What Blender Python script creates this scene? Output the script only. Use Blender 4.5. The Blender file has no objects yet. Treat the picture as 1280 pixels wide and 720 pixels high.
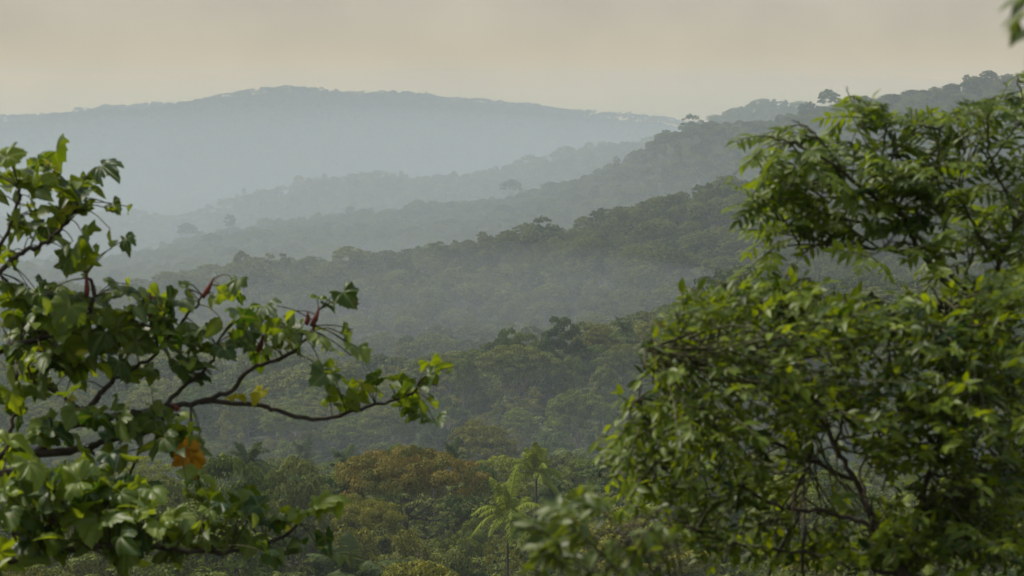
import bpy, math, random
import numpy as np
from math import radians, sin, cos, pi

rng = np.random.default_rng(7)
random.seed(7)
SC = bpy.context.scene
COL = SC.collection

# ------------------------------------------------------------------ camera frame
FPX = 3011.0                      # focal length in pixels of the 1280 wide photograph
EYE = 120.0                       # picture row of eye level
PITCH = math.atan((360 - EYE) / FPX)
FWD = np.array([0, cos(PITCH), -sin(PITCH)])
UPV = np.array([0, sin(PITCH), cos(PITCH)])
RGT = np.array([1.0, 0, 0])


def at(px, py, Y):
    """world point seen at picture position (px, py), Y metres ahead of the camera"""
    d = FWD + RGT * ((px - 640) / FPX) + UPV * ((360 - py) / FPX)
    return d * (Y / d[1])


def slope(py):
    d = FWD + UPV * ((360 - py) / FPX)
    return d[2] / d[1]


def unit(v):
    v = np.asarray(v, float)
    return v / (np.linalg.norm(v, axis=-1, keepdims=True) + 1e-12)


# ------------------------------------------------------------------ mesh building
def new_mesh(name, V, quads=None, tris=None, mats=(), smooth=False, tone=None, midx=None, extra=None):
    V = np.asarray(V, np.float32).reshape(-1, 3)
    q = np.asarray(quads, np.int32).reshape(-1, 4) if quads is not None and len(quads) else np.zeros((0, 4), np.int32)
    t = np.asarray(tris, np.int32).reshape(-1, 3) if tris is not None and len(tris) else np.zeros((0, 3), np.int32)
    me = bpy.data.meshes.new(name)
    me.vertices.add(len(V))
    me.vertices.foreach_set('co', V.ravel())
    nl = q.size + t.size
    me.loops.add(nl)
    me.loops.foreach_set('vertex_index', np.concatenate([q.ravel(), t.ravel()]))
    me.polygons.add(len(q) + len(t))
    ls = np.concatenate([np.arange(len(q)) * 4, q.size + np.arange(len(t)) * 3]).astype(np.int32)
    me.polygons.foreach_set('loop_start', ls)
    if midx is not None:
        me.polygons.foreach_set('material_index', np.asarray(midx, np.int32))
    me.polygons.foreach_set('use_smooth', np.full(len(q) + len(t), bool(smooth)))
    for m in mats:
        me.materials.append(m)
    if tone is not None:
        a = me.attributes.new('tone', 'FLOAT', 'POINT')
        a.data.foreach_set('value', np.asarray(tone, np.float32))
    if extra is not None:
        a = me.attributes.new('vein', 'FLOAT', 'POINT')
        a.data.foreach_set('value', np.asarray(extra, np.float32))
    me.update(calc_edges=True)
    me.validate()
    return me


class Acc:
    """collects vertices and quads / triangles for one mesh"""
    def __init__(s):
        s.V, s.Q, s.T, s.n, s.tone, s.ex, s.qm, s.tm = [], [], [], 0, [], [], [], []

    def add(s, V, Q=None, T=None, tone=0.5, ex=0.0, mi=0):
        V = np.asarray(V, float).reshape(-1, 3)
        s.V.append(V)
        s.tone.append(np.broadcast_to(np.asarray(tone, float), (len(V),)))
        s.ex.append(np.broadcast_to(np.asarray(ex, float), (len(V),)))
        if Q is not None and len(Q):
            s.Q.append(np.asarray(Q) + s.n); s.qm.append(np.full(len(Q), mi))
        if T is not None and len(T):
            s.T.append(np.asarray(T) + s.n); s.tm.append(np.full(len(T), mi))
        s.n += len(V)

    def mesh(s, name, mats, smooth=False):
        c = lambda L, k: np.concatenate(L) if L else np.zeros((0, k), int)
        mi = np.concatenate(s.qm + s.tm) if (s.qm or s.tm) else None
        return new_mesh(name, np.concatenate(s.V), c(s.Q, 4), c(s.T, 3), mats, smooth,
                        np.concatenate(s.tone), mi, np.concatenate(s.ex))


def smooth_path(P, n=4):
    """Catmull-Rom through the points"""
    P = np.asarray(P, float)
    if len(P) < 3:
        k = np.linspace(0, 1, 4)[:, None]
        return P[0] + (P[-1] - P[0]) * k
    A = np.vstack([2 * P[0] - P[1], P, 2 * P[-1] - P[-2]])
    out = []
    for i in range(1, len(A) - 2):
        p0, p1, p2, p3 = A[i - 1:i + 3]
        for t in np.linspace(0, 1, n, endpoint=False):
            out.append(0.5 * (2 * p1 + (p2 - p0) * t + (2 * p0 - 5 * p1 + 4 * p2 - p3) * t * t + (3 * p1 - p0 - 3 * p2 + p3) * t ** 3))
    out.append(A[-2])
    return np.array(out)


def tube(acc, P, R, sides=7, mi=0, tone=0.5, wob=0.0):
    P = np.asarray(P, float)
    m = len(P)
    R = np.broadcast_to(np.asarray(R, float), (m,))
    T = unit(np.gradient(P, axis=0))
    ref = np.array([0.31, 0.17, 0.93]) if abs(T[m // 2][2]) < 0.9 else np.array([0.95, 0.2, 0.1])
    A = unit(np.cross(T, ref)); B = np.cross(T, A)
    th = np.arange(sides) * 2 * pi / sides
    rr = R[:, None] * (1 + wob * rng.normal(size=(m, sides)))
    V = P[:, None] + (A[:, None] * np.cos(th)[None, :, None] + B[:, None] * np.sin(th)[None, :, None]) * rr[..., None]
    i = np.arange(m - 1)[:, None] * sides
    j = np.arange(sides)[None]
    k = (j + 1) % sides
    Q = np.stack([i + j, i + k, i + sides + k, i + sides + j], -1).reshape(-1, 4)
    V = np.vstack([V.reshape(-1, 3), P[-1:], P[:1]])
    e = m * sides
    jj = np.arange(sides); kk = (jj + 1) % sides
    T1 = np.stack([(m - 1) * sides + jj, (m - 1) * sides + kk, np.full(sides, e)], -1)
    T0 = np.stack([kk, jj, np.full(sides, e + 1)], -1)
    acc.add(V, Q, np.vstack([T1, T0]), tone, 0, mi)


# ------------------------------------------------------------------ materials
def mat(name):
    m = bpy.data.materials.new(name)
    m.use_nodes = True
    nt = m.node_tree
    nt.nodes.clear()
    return m, nt, nt.nodes, nt.links


def leaf_mat(name, c_dark, c_lite, trans=0.2, tcol=None, rough=0.7, spec=0.08, obj_var=0.35, noise=1.2, vein=None, gain=0.9, spots=False):
    """leaf colours: tone attribute per leaf, a slow noise through the crown, a shift per tree"""
    m, nt, N, L = mat(name)
    out = N.new('ShaderNodeOutputMaterial')
    at_ = N.new('ShaderNodeAttribute'); at_.attribute_name = 'tone'
    tc = N.new('ShaderNodeTexCoord')
    nz = N.new('ShaderNodeTexNoise'); nz.inputs['Scale'].default_value = noise; nz.inputs['Detail'].default_value = 2
    L.new(tc.outputs['Object'], nz.inputs['Vector'])
    oi = N.new('ShaderNodeObjectInfo')
    a = N.new('ShaderNodeMath'); a.operation = 'MULTIPLY_ADD'; a.inputs[1].default_value = gain
    L.new(nz.outputs['Fac'], a.inputs[0])
    b = N.new('ShaderNodeMath'); b.operation = 'MULTIPLY_ADD'; b.inputs[1].default_value = obj_var; b.inputs[2].default_value = -gain / 2 - obj_var / 2
    L.new(oi.outputs['Random'], b.inputs[0]); L.new(b.outputs[0], a.inputs[2])
    s = N.new('ShaderNodeMath'); s.operation = 'ADD'; s.use_clamp = True
    L.new(a.outputs[0], s.inputs[0]); L.new(at_.outputs['Fac'], s.inputs[1])
    mx = N.new('ShaderNodeMix'); mx.data_type = 'RGBA'
    mx.inputs['A'].default_value = (*c_dark, 1); mx.inputs['B'].default_value = (*c_lite, 1)
    L.new(s.outputs[0], mx.inputs['Factor'])
    col = mx.outputs['Result']
    if vein:
        va = N.new('ShaderNodeAttribute'); va.attribute_name = 'vein'
        vm = N.new('ShaderNodeMix'); vm.data_type = 'RGBA'
        vm.inputs['B'].default_value = (*vein, 1)
        vs = N.new('ShaderNodeMath'); vs.operation = 'MULTIPLY'; vs.inputs[1].default_value = 0.6
        L.new(va.outputs['Fac'], vs.inputs[0]); L.new(vs.outputs[0], vm.inputs['Factor'])
        L.new(col, vm.inputs['A'])
        col = vm.outputs['Result']
    if spots:                                     # brown specks and withered patches on the blades
        n3 = N.new('ShaderNodeTexNoise'); n3.inputs['Scale'].default_value = 38; n3.inputs['Detail'].default_value = 3
        L.new(tc.outputs['Object'], n3.inputs['Vector'])
        mr = N.new('ShaderNodeMapRange'); mr.inputs['From Min'].default_value = 0.62; mr.inputs['From Max'].default_value = 0.72
        mr.inputs['To Max'].default_value = 0.7
        L.new(n3.outputs['Fac'], mr.inputs['Value'])
        sm = N.new('ShaderNodeMix'); sm.data_type = 'RGBA'; sm.inputs['B'].default_value = (0.10, 0.065, 0.018, 1)
        L.new(mr.outputs[0], sm.inputs['Factor']); L.new(col, sm.inputs['A'])
        col = sm.outputs['Result']
    p = N.new('ShaderNodeBsdfPrincipled')
    p.inputs['Roughness'].default_value = rough
    p.inputs['Specular IOR Level'].default_value = spec
    L.new(col, p.inputs['Base Color'])
    tr = N.new('ShaderNodeBsdfTranslucent')
    tm = N.new('ShaderNodeMix'); tm.data_type = 'RGBA'; tm.blend_type = 'MULTIPLY'; tm.inputs['Factor'].default_value = 1
    L.new(col, tm.inputs['A'])
    tm.inputs['B'].default_value = (*(tcol or (2.2, 2.0, 0.7)), 1)
    L.new(tm.outputs['Result'], tr.inputs['Color'])
    ms = N.new('ShaderNodeMixShader'); ms.inputs[0].default_value = trans
    L.new(p.outputs[0], ms.inputs[1]); L.new(tr.outputs[0], ms.inputs[2])
    L.new(ms.outputs[0], out.inputs['Surface'])
    return m


def bark_mat(name, c1, c2, scale=6, rough=0.85):
    m, nt, N, L = mat(name)
    out = N.new('ShaderNodeOutputMaterial')
    tc = N.new('ShaderNodeTexCoord')
    nz = N.new('ShaderNodeTexNoise'); nz.inputs['Scale'].default_value = scale; nz.inputs['Detail'].default_value = 5
    L.new(tc.outputs['Object'], nz.inputs['Vector'])
    mx = N.new('ShaderNodeMix'); mx.data_type = 'RGBA'
    mx.inputs['A'].default_value = (*c1, 1); mx.inputs['B'].default_value = (*c2, 1)
    L.new(nz.outputs['Fac'], mx.inputs['Factor'])
    p = N.new('ShaderNodeBsdfPrincipled'); p.inputs['Roughness'].default_value = rough
    p.inputs['Specular IOR Level'].default_value = 0.2
    L.new(mx.outputs['Result'], p.inputs['Base Color'])
    bp = N.new('ShaderNodeBump'); bp.inputs['Strength'].default_value = 0.5; bp.inputs['Distance'].default_value = 0.02
    L.new(nz.outputs['Fac'], bp.inputs['Height']); L.new(bp.outputs[0], p.inputs['Normal'])
    L.new(p.outputs[0], out.inputs['Surface'])
    return m


M = {}
M['dark'] = leaf_mat('dark_leaves', (0.020, 0.040, 0.008), (0.080, 0.120, 0.018), noise=0.5)
M['mid'] = leaf_mat('green_leaves', (0.032, 0.056, 0.008), (0.150, 0.185, 0.020), noise=0.5)
M['grey'] = leaf_mat('greyish_leaves', (0.042, 0.060, 0.015), (0.150, 0.172, 0.038), noise=0.6)
M['olive'] = leaf_mat('olive_leaves', (0.058, 0.066, 0.010), (0.190, 0.190, 0.024), noise=0.6)
M['yellow'] = leaf_mat('yellow_green_leaves', (0.065, 0.092, 0.008), (0.230, 0.250, 0.024), noise=0.5)
M['orange'] = leaf_mat('orange_leaves', (0.075, 0.092, 0.013), (0.195, 0.150, 0.024), tcol=(1.6, 1.3, 0.6), noise=0.22, obj_var=0.0, gain=2.6)
M['palm'] = leaf_mat('palm_leaves', (0.055, 0.085, 0.010), (0.190, 0.230, 0.024), noise=0.4)
M['palm_dark'] = leaf_mat('dark_palm_leaves', (0.025, 0.045, 0.014), (0.075, 0.100, 0.030), noise=0.4)
M['forest'] = leaf_mat('forest_leaves', (0.024, 0.042, 0.009), (0.130, 0.148, 0.028), noise=0.25, obj_var=0.8)
M['bark'] = bark_mat('pale_bark', (0.08, 0.07, 0.055), (0.28, 0.25, 0.20), 1.2)
M['bark_dark'] = bark_mat('brown_bark', (0.035, 0.028, 0.020), (0.11, 0.09, 0.065), 3)
M['twig_pale'] = bark_mat('pale_twigs', (0.16, 0.13, 0.09), (0.32, 0.28, 0.20), 4)
M['limb'] = bark_mat('dark_limb_bark', (0.018, 0.014, 0.010), (0.075, 0.058, 0.042), 40)
M['limb_green'] = bark_mat('green_twig_bark', (0.030, 0.032, 0.014), (0.085, 0.078, 0.035), 40)
M['lobed'] = leaf_mat('lobed_leaves', (0.020, 0.050, 0.009), (0.145, 0.200, 0.015), trans=0.42, tcol=(2.1, 1.9, 0.3), rough=0.45, spec=0.28, spots=True, obj_var=0.0, noise=3.0, vein=(0.17, 0.21, 0.07))
M['lobed_yellow'] = leaf_mat('yellowing_leaves', (0.17, 0.20, 0.012), (0.36, 0.33, 0.020), trans=0.4, tcol=(1.3, 1.2, 0.4), rough=0.45, obj_var=0.0, noise=8, vein=(0.40, 0.38, 0.08))
M['lobed_orange'] = leaf_mat('withered_leaves', (0.22, 0.10, 0.008), (0.50, 0.29, 0.016), trans=0.35, tcol=(1.2, 0.9, 0.4), rough=0.55, obj_var=0.0, noise=14, vein=(0.26, 0.08, 0.01))
M['bud'] = bark_mat('red_bud', (0.09, 0.022, 0.018), (0.19, 0.045, 0.032), 30, 0.5)
M['pinnate'] = leaf_mat('feathery_leaves', (0.018, 0.042, 0.007), (0.140, 0.195, 0.013), trans=0.42, tcol=(2.2, 2.0, 0.35), rough=0.45, spec=0.25, obj_var=0.0, noise=2.0)
M['bushy'] = leaf_mat('small_leaves', (0.013, 0.032, 0.006), (0.145, 0.205, 0.012), trans=0.42, tcol=(2.2, 1.9, 0.3), spots=True, rough=0.45, spec=0.25, obj_var=0.0, noise=2.2)
M['near'] = leaf_mat('shrub_leaves', (0.030, 0.055, 0.012), (0.12, 0.16, 0.030), trans=0.38, tcol=(2.0, 1.8, 0.4), rough=0.45, spec=0.25, obj_var=0.0, noise=3.0)


def ground_mat():
    m, nt, N, L = mat('forest_floor')
    out = N.new('ShaderNodeOutputMaterial')
    tc = N.new('ShaderNodeTexCoord')
    nz = N.new('ShaderNodeTexNoise'); nz.inputs['Scale'].default_value = 0.06; nz.inputs['Detail'].default_value = 8
    n2 = N.new('ShaderNodeTexNoise'); n2.inputs['Scale'].default_value = 1.4; n2.inputs['Detail'].default_value = 6
    L.new(tc.outputs['Object'], nz.inputs['Vector']); L.new(tc.outputs['Object'], n2.inputs['Vector'])
    mu = N.new('ShaderNodeMath'); mu.operation = 'MULTIPLY_ADD'; mu.inputs[1].default_value = 0.5
    L.new(n2.outputs['Fac'], mu.inputs[0])
    h = N.new('ShaderNodeMath'); h.operation = 'MULTIPLY'; h.inputs[1].default_value = 0.5
    L.new(nz.outputs['Fac'], h.inputs[0]); L.new(h.outputs[0], mu.inputs[2])
    cr = N.new('ShaderNodeValToRGB')
    cr.color_ramp.elements[0].position = 0.3; cr.color_ramp.elements[0].color = (0.012, 0.018, 0.006, 1)
    cr.color_ramp.elements[1].position = 0.72; cr.color_ramp.elements[1].color = (0.045, 0.052, 0.017, 1)
    L.new(mu.outputs[0], cr.inputs[0])
    p = N.new('ShaderNodeBsdfPrincipled'); p.inputs['Roughness'].default_value = 0.95
    p.inputs['Specular IOR Level'].default_value = 0.1
    L.new(cr.outputs[0], p.inputs['Base Color']); L.new(p.outputs[0], out.inputs['Surface'])
    return m


M['ground'] = ground_mat()


# ------------------------------------------------------------------ object helpers
def link(name, me, parent=None, loc=None):
    o = bpy.data.objects.new(name, me)
    COL.objects.link(o)
    if parent is not None:
        o.parent = parent
    if loc is not None:
        o.location = loc
    return o


def thing(name, label, cat, loc=(0, 0, 0), group=None):
    o = bpy.data.objects.new(name, None)
    COL.objects.link(o)
    o.empty_display_size = 0.3
    o.location = loc
    o['label'] = label; o['category'] = cat
    if group:
        o['group'] = group
    return o


# ------------------------------------------------------------------ terrain
RIDGES = {
    2: [(-600, 480), (0, 470), (200, 470), (360, 457), (460, 455), (600, 432), (700, 412), (800, 392), (860, 380), (1000, 352), (1280, 330), (1900, 280)],
    3: [(-600, 385), (200, 362), (270, 350), (330, 341), (400, 334), (460, 326), (544, 308), (616, 295), (680, 288), (722, 287), (755, 276), (789, 260), (840, 252), (882, 245), (960, 236), (1050, 226), (1150, 216), (1280, 200), (1900, 150)],
    4: [(-600, 340), (100, 320), (140, 313), (200, 299), (233, 290), (291, 280), (380, 273), (460, 264), (565, 251), (629, 240), (696, 224), (755, 207), (806, 183), (831, 162), (865, 151), (899, 147), (924, 145), (960, 141), (987, 132), (1010, 128), (1035, 123), (1070, 116), (1150, 109), (1220, 99), (1280, 92), (1900, 62)],
    5: [(-600, 290), (150, 266), (240, 262), (310, 239), (400, 225), (480, 216), (560, 215), (637, 206), (671, 197), (730, 184), (764, 176), (810, 171), (860, 160), (910, 136), (958, 125), (987, 128), (1020, 131), (1280, 131), (1900, 120)],
    6: [(-600, 170), (0, 154), (100, 142), (170, 135), (250, 121), (330, 110), (380, 107), (440, 112), (520, 116), (600, 123), (680, 131), (760, 139), (830, 147), (870, 156), (1000, 175), (1280, 190), (1900, 200)],
    7: [(-600, 150), (0, 146), (60, 143), (120, 136), (175, 131), (250, 131), (400, 150), (1900, 180)],
}
RDIST = {2: 600, 3: 1350, 4: 2300, 5: 3000, 6: 4800, 7: 5250}
RTREE = {2: 17, 3: 12, 4: 13, 5: 11, 6: 8, 7: 8}


def knots(u):
    """distances and heights of the terrain's profile at picture columns u"""
    u = np.atleast_1d(np.asarray(u, float))
    n = len(u)
    tanaz = (u - 640) / FPX
    ca = 1 / np.sqrt(1 + tanaz ** 2)
    k = np.clip(u, -600, 1900)

    def crest(i):
        y = np.interp(k, [a for a, _ in RIDGES[i]], [b for _, b in RIDGES[i]])
        r = RDIST[i] * (1 + 0.03 * np.sin(k / 210 + i * 1.7))
        return r, (EYE - y) / FPX * r * ca - RTREE[i]
    one = np.ones(n)
    d = (k - 640)
    rows = [(0 * one, -1.7 * one), (3 * one, -2.4 * one), (5 * one, -3.6 * one), (9 * one, -5 * one), (15 * one, -9 * one), (30 * one, -17 * one),
            (80 * one, -33 * one), (150 * one, -41 * one), (250 * one, -51 * one), (330 * one, -59 * one), (400 * one, -76 * one),
            (460 * one, -86 + 0.004 * d)]
    r2, z2 = crest(2); rows.append((r2, z2)); rows.append((r2 + 90, z2 - 16))
    rows.append((930 * one, -118 + 0.03 * np.maximum(d, 0)))
    r3, z3 = crest(3); rows.append((r3, z3)); rows.append((r3 + 150, z3 - 22))
    rows.append((1800 * one, np.minimum(-138 + 0.05 * np.maximum(d, 0), z3 - 12)))
    r4, z4 = crest(4); rows.append((r4, z4)); rows.append((r4 + 180, z4 - 30))
    r5, z5 = crest(5); rows.append((r5 - 260, np.minimum(z5 - 30, z4 - 34))); rows.append((r5, z5)); rows.append((r5 + 250, z5 - 45))
    rows.append((3650 * one, -178 * one))
    r6, z6 = crest(6); rows.append((r6 - 450, z6 - 62)); rows.append((r6, z6)); rows.append((r6 + 350, z6 - 40))
    r7, z7 = crest(7); rows.append((r7, z7)); rows.append((6000 * one, z7 - 60)); rows.append((9000 * one, z7 - 90))
    R = np.stack([a for a, _ in rows], 1)
    Z = np.stack([b for _, b in rows], 1)
    return R, Z


def ground(X, Y):
    X = np.atleast_1d(np.asarray(X, float)); Y = np.atleast_1d(np.asarray(Y, float))
    r = np.hypot(X, Y)
    az = np.arctan2(X, Y)
    u = 640 + FPX * np.tan(np.clip(az, -0.45, 0.45))
    R, Z = knots(u)
    i = np.clip((r[:, None] >= R).sum(1) - 1, 0, R.shape[1] - 2)
    k = np.arange(len(r))
    t = np.clip((r - R[k, i]) / (R[k, i + 1] - R[k, i]), 0, 1)
    t = 0.45 * t + 0.55 * t * t * (3 - 2 * t)
    z = Z[k, i] + (Z[k, i + 1] - Z[k, i]) * t
    amp = np.clip(r / 400, 0, 1) * np.clip(r / 900, 0.35, 2.2)
    z = z + amp * (1.1 * np.sin(X * 0.021 + 1.3 * np.sin(Y * 0.013)) + 0.8 * np.sin(Y * 0.034 + X * 0.012) + 0.5 * np.sin(X * 0.075 + Y * 0.05))
    w = np.clip((np.abs(az) - 0.9) / 1.0, 0, 1); w = w * w * (3 - 2 * w)
    return z * (1 - w) + (-1.7 - 0.012 * r) * w


def build_ground():
    a1 = np.radians(np.concatenate([np.linspace(-180, -24, 40, endpoint=False), np.linspace(-24, 24, 380, endpoint=False), np.linspace(24, 180, 40, endpoint=False)]))
    rr = np.concatenate([[0.6], np.geomspace(1.2, 5700, 330)])
    A, R = np.meshgrid(a1, rr)
    X = R * np.sin(A); Y = R * np.cos(A)
    z = ground(X.ravel(), Y.ravel())
    V = np.stack([X.ravel(), Y.ravel(), z], 1)
    na, nr = len(a1), len(rr)
    i = np.arange(nr - 1)[:, None] * na; j = np.arange(na)[None]; k = (j + 1) % na
    Q = np.stack([i + j, i + k, i + na + k, i + na + j], -1).reshape(-1, 4)
    V = np.vstack([V, [[0, 0, -1.7]]])
    jj = np.arange(na)
    T = np.stack([np.full(na, len(V) - 1), (jj + 1) % na, jj], -1)
    o = link('ground', new_mesh('ground', V, Q[:, ::-1], T, [M['ground']], True))
    o['kind'] = 'structure'


build_ground()


# ------------------------------------------------------------------ crowns of leaf clumps
def leaf_quads(acc, C, Nrm, size, tone, mi=0, slim=0.55, droop=0.25):
    """one lozenge leaf (or spray of leaves) per centre, roughly square to Nrm"""
    n = len(C)
    t = unit(np.cross(Nrm, rng.normal(size=(n, 3))))
    s = np.cross(Nrm, t)
    a = (size * rng.uniform(0.6, 1.25, n))[:, None]
    b = a * slim
    V = np.stack([C - t * a, C + s * b - Nrm * a * droop * 0.3, C + t * a - Nrm * a * droop, C - s * b - Nrm * a * droop * 0.3], 1)
    Q = np.arange(4 * n).reshape(n, 4)
    acc.add(V.reshape(-1, 3), Q, None, np.repeat(tone, 4), 0, mi)


def fill_lobes(acc, cen, rad, nper, size, flat=0.7, slim=0.55, mi=0, upb=0.35):
    """leaves through the outer half of each lobe; lobe = ellipsoid of radius rad, flattened"""
    cen = np.asarray(cen); rad = np.asarray(rad)
    tot = rad ** 2 / np.mean(rad ** 2)
    num = np.maximum(4, (nper * tot)).astype(int)
    idx = np.repeat(np.arange(len(cen)), num)
    n = len(idx)
    d = unit(rng.normal(size=(n, 3)))
    d[:, 2] = np.where(d[:, 2] < -0.25, -d[:, 2] * 0.6, d[:, 2])
    d = unit(d)
    rr = rad[idx] * rng.uniform(0.45, 1.1, n) ** 0.5
    off = d * rr[:, None]
    off[:, 2] *= flat
    C = cen[idx] + off
    Nrm = unit(d * 0.9 + np.array([0, 0, upb]) + rng.normal(size=(n, 3)) * 0.42)
    lt = rng.normal(0.5, 0.12, len(cen))
    leaf_quads(acc, C, Nrm, size, np.clip(lt[idx] + rng.normal(0, 0.16, n), 0, 1), mi, slim)


def limbs(acc, base, fork, cen, r0, every=1, sag=0.15, sides=6):
    """tapered trunk to the fork, then a curved limb into every lobe"""
    h = fork[2] - base[2]
    P = smooth_path([base, base + (fork - base) * 0.35 + np.array([0.02, -0.015, 0]) * h, base + (fork - base) * 0.7 + np.array([-0.015, 0.02, 0]) * h, fork], 3)
    tt = np.linspace(0, 1, len(P))
    Rr = r0 * (1 - 0.45 * tt); Rr[0] *= 1.5; Rr[1] *= 1.15
    tube(acc, P, Rr, 8, wob=0.05)
    for c in cen[::every]:
        k = rng.uniform(0.62, 1.0)
        st = base + (fork - base) * k
        d = c - st
        mid = st + d * 0.45 + np.array([0, 0, -sag * np.linalg.norm(d[:2])]) + rng.normal(size=3) * 0.05 * np.linalg.norm(d)
        Q = smooth_path([st, mid, st + d * 0.97], 4)
        tube(acc, Q, r0 * np.linspace(0.36, 0.05, len(Q)), sides)


def spaced(C, keep, flat=1.0):
    """pick `keep` of the candidate points, as far apart as they go"""
    D = C * np.array([1, 1, flat])
    got = [int(rng.integers(len(C)))]
    dist = ((D - D[got[0]]) ** 2).sum(1)
    while len(got) < keep:
        j = int(np.argmax(dist * rng.uniform(0.6, 1.0, len(C)))); got.append(j)
        dist = np.minimum(dist, ((D - D[j]) ** 2).sum(1))
    return C[got]


def crown_points(kind, H, W):
    """centres and radii of the lobes of a crown"""
    if kind == 'dome':
        n = 400
        ph = rng.uniform(0, 2 * pi, n); z = rng.uniform(-0.15, 1, n)
        lump = 1 + 0.14 * np.sin(2 * ph + rng.uniform(0, 6)) + 0.10 * np.sin(3 * ph + 5 * z)
        rr = np.sqrt(np.clip(1 - (z * 0.97) ** 2, 0, 1)) * rng.choice([0.45, 0.82, 0.88], n) * lump
        C = np.stack([np.cos(ph) * rr * W / 2, np.sin(ph) * rr * W / 2, H * (0.44 + 0.46 * z) + rng.normal(0, 0.02 * H, n)], 1)
        C = spaced(C, 52)
        return C, W * rng.uniform(0.075, 0.15, len(C)), np.array([0, 0, 0.42 * H]), 0.68
    if kind == 'tall':
        n = 300
        ph = rng.uniform(0, 2 * pi, n); z = rng.uniform(0, 1, n)
        rr = np.sqrt(np.clip(1 - (2 * z - 0.9) ** 2 * 0.9, 0.02, 1)) * rng.uniform(0.5, 0.9, n)
        C = np.stack([np.cos(ph) * rr * W / 2, np.sin(ph) * rr * W / 2, H * (0.58 + 0.36 * z)], 1)
        C = spaced(C, 30)
        return C, W * rng.uniform(0.10, 0.18, len(C)), np.array([0, 0, 0.6 * H]), 0.7
    if kind in ('umbrella', 'flat'):
        n = 420
        ph = rng.uniform(0, 2 * pi, n); rr = np.sqrt(rng.uniform(0, 1, n)) * 0.94
        lay = rng.integers(0, 3, n)
        ecc = 1 + 0.14 * np.sin(2 * ph + rng.uniform(0, 6)) + 0.12 * np.sin(3 * ph + rng.uniform(0, 6))
        dome = 0.20 if kind == 'umbrella' else 0.15
        z = 0.92 - dome * rr ** 2 - 0.055 * lay + rng.normal(0, 0.012, n)
        C = np.stack([np.cos(ph) * rr * W / 2 * ecc, np.sin(ph) * rr * W / 2 * ecc, H * z], 1)
        C = spaced(C, 64, 2.0)
        return C, W * rng.uniform(0.06, 0.115, len(C)), np.array([0, 0, 0.56 * H]), 0.42
    if kind == 'airy':
        n = 26
        ph = rng.uniform(0, 2 * pi, n); z = rng.uniform(0, 1, n)
        rr = np.sqrt(np.clip(1 - (1.5 * z - 0.6) ** 2, 0.05, 1)) * rng.uniform(0.5, 1.0, n)
        C = np.stack([np.cos(ph) * rr * W / 2, np.sin(ph) * rr * W / 2, H * (0.45 + 0.48 * z)], 1)
        return C, W * rng.uniform(0.07, 0.13, n), np.array([0, 0, 0.4 * H]), 0.6
    if kind == 'bush':
        n = 30
        ph = rng.uniform(0, 2 * pi, n); z = rng.uniform(0, 1, n)
        rr = np.sqrt(np.clip(1 - z ** 2, 0.03, 1)) * rng.uniform(0.4, 0.95, n)
        C = np.stack([np.cos(ph) * rr * W / 2, np.sin(ph) * rr * W / 2, H * (0.12 + 0.75 * z)], 1)
        return C, W * rng.uniform(0.10, 0.18, n), np.array([0, 0, 0.15 * H]), 0.8


NOM = {'dome': (14, 13), 'tall': (18, 9), 'umbrella': (18, 19), 'flat': (12, 19), 'airy': (14, 11), 'bush': (6, 9), 'palm': (11, 7.4), 'rosette': (9, 8), 'bare': (6, 7)}


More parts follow.
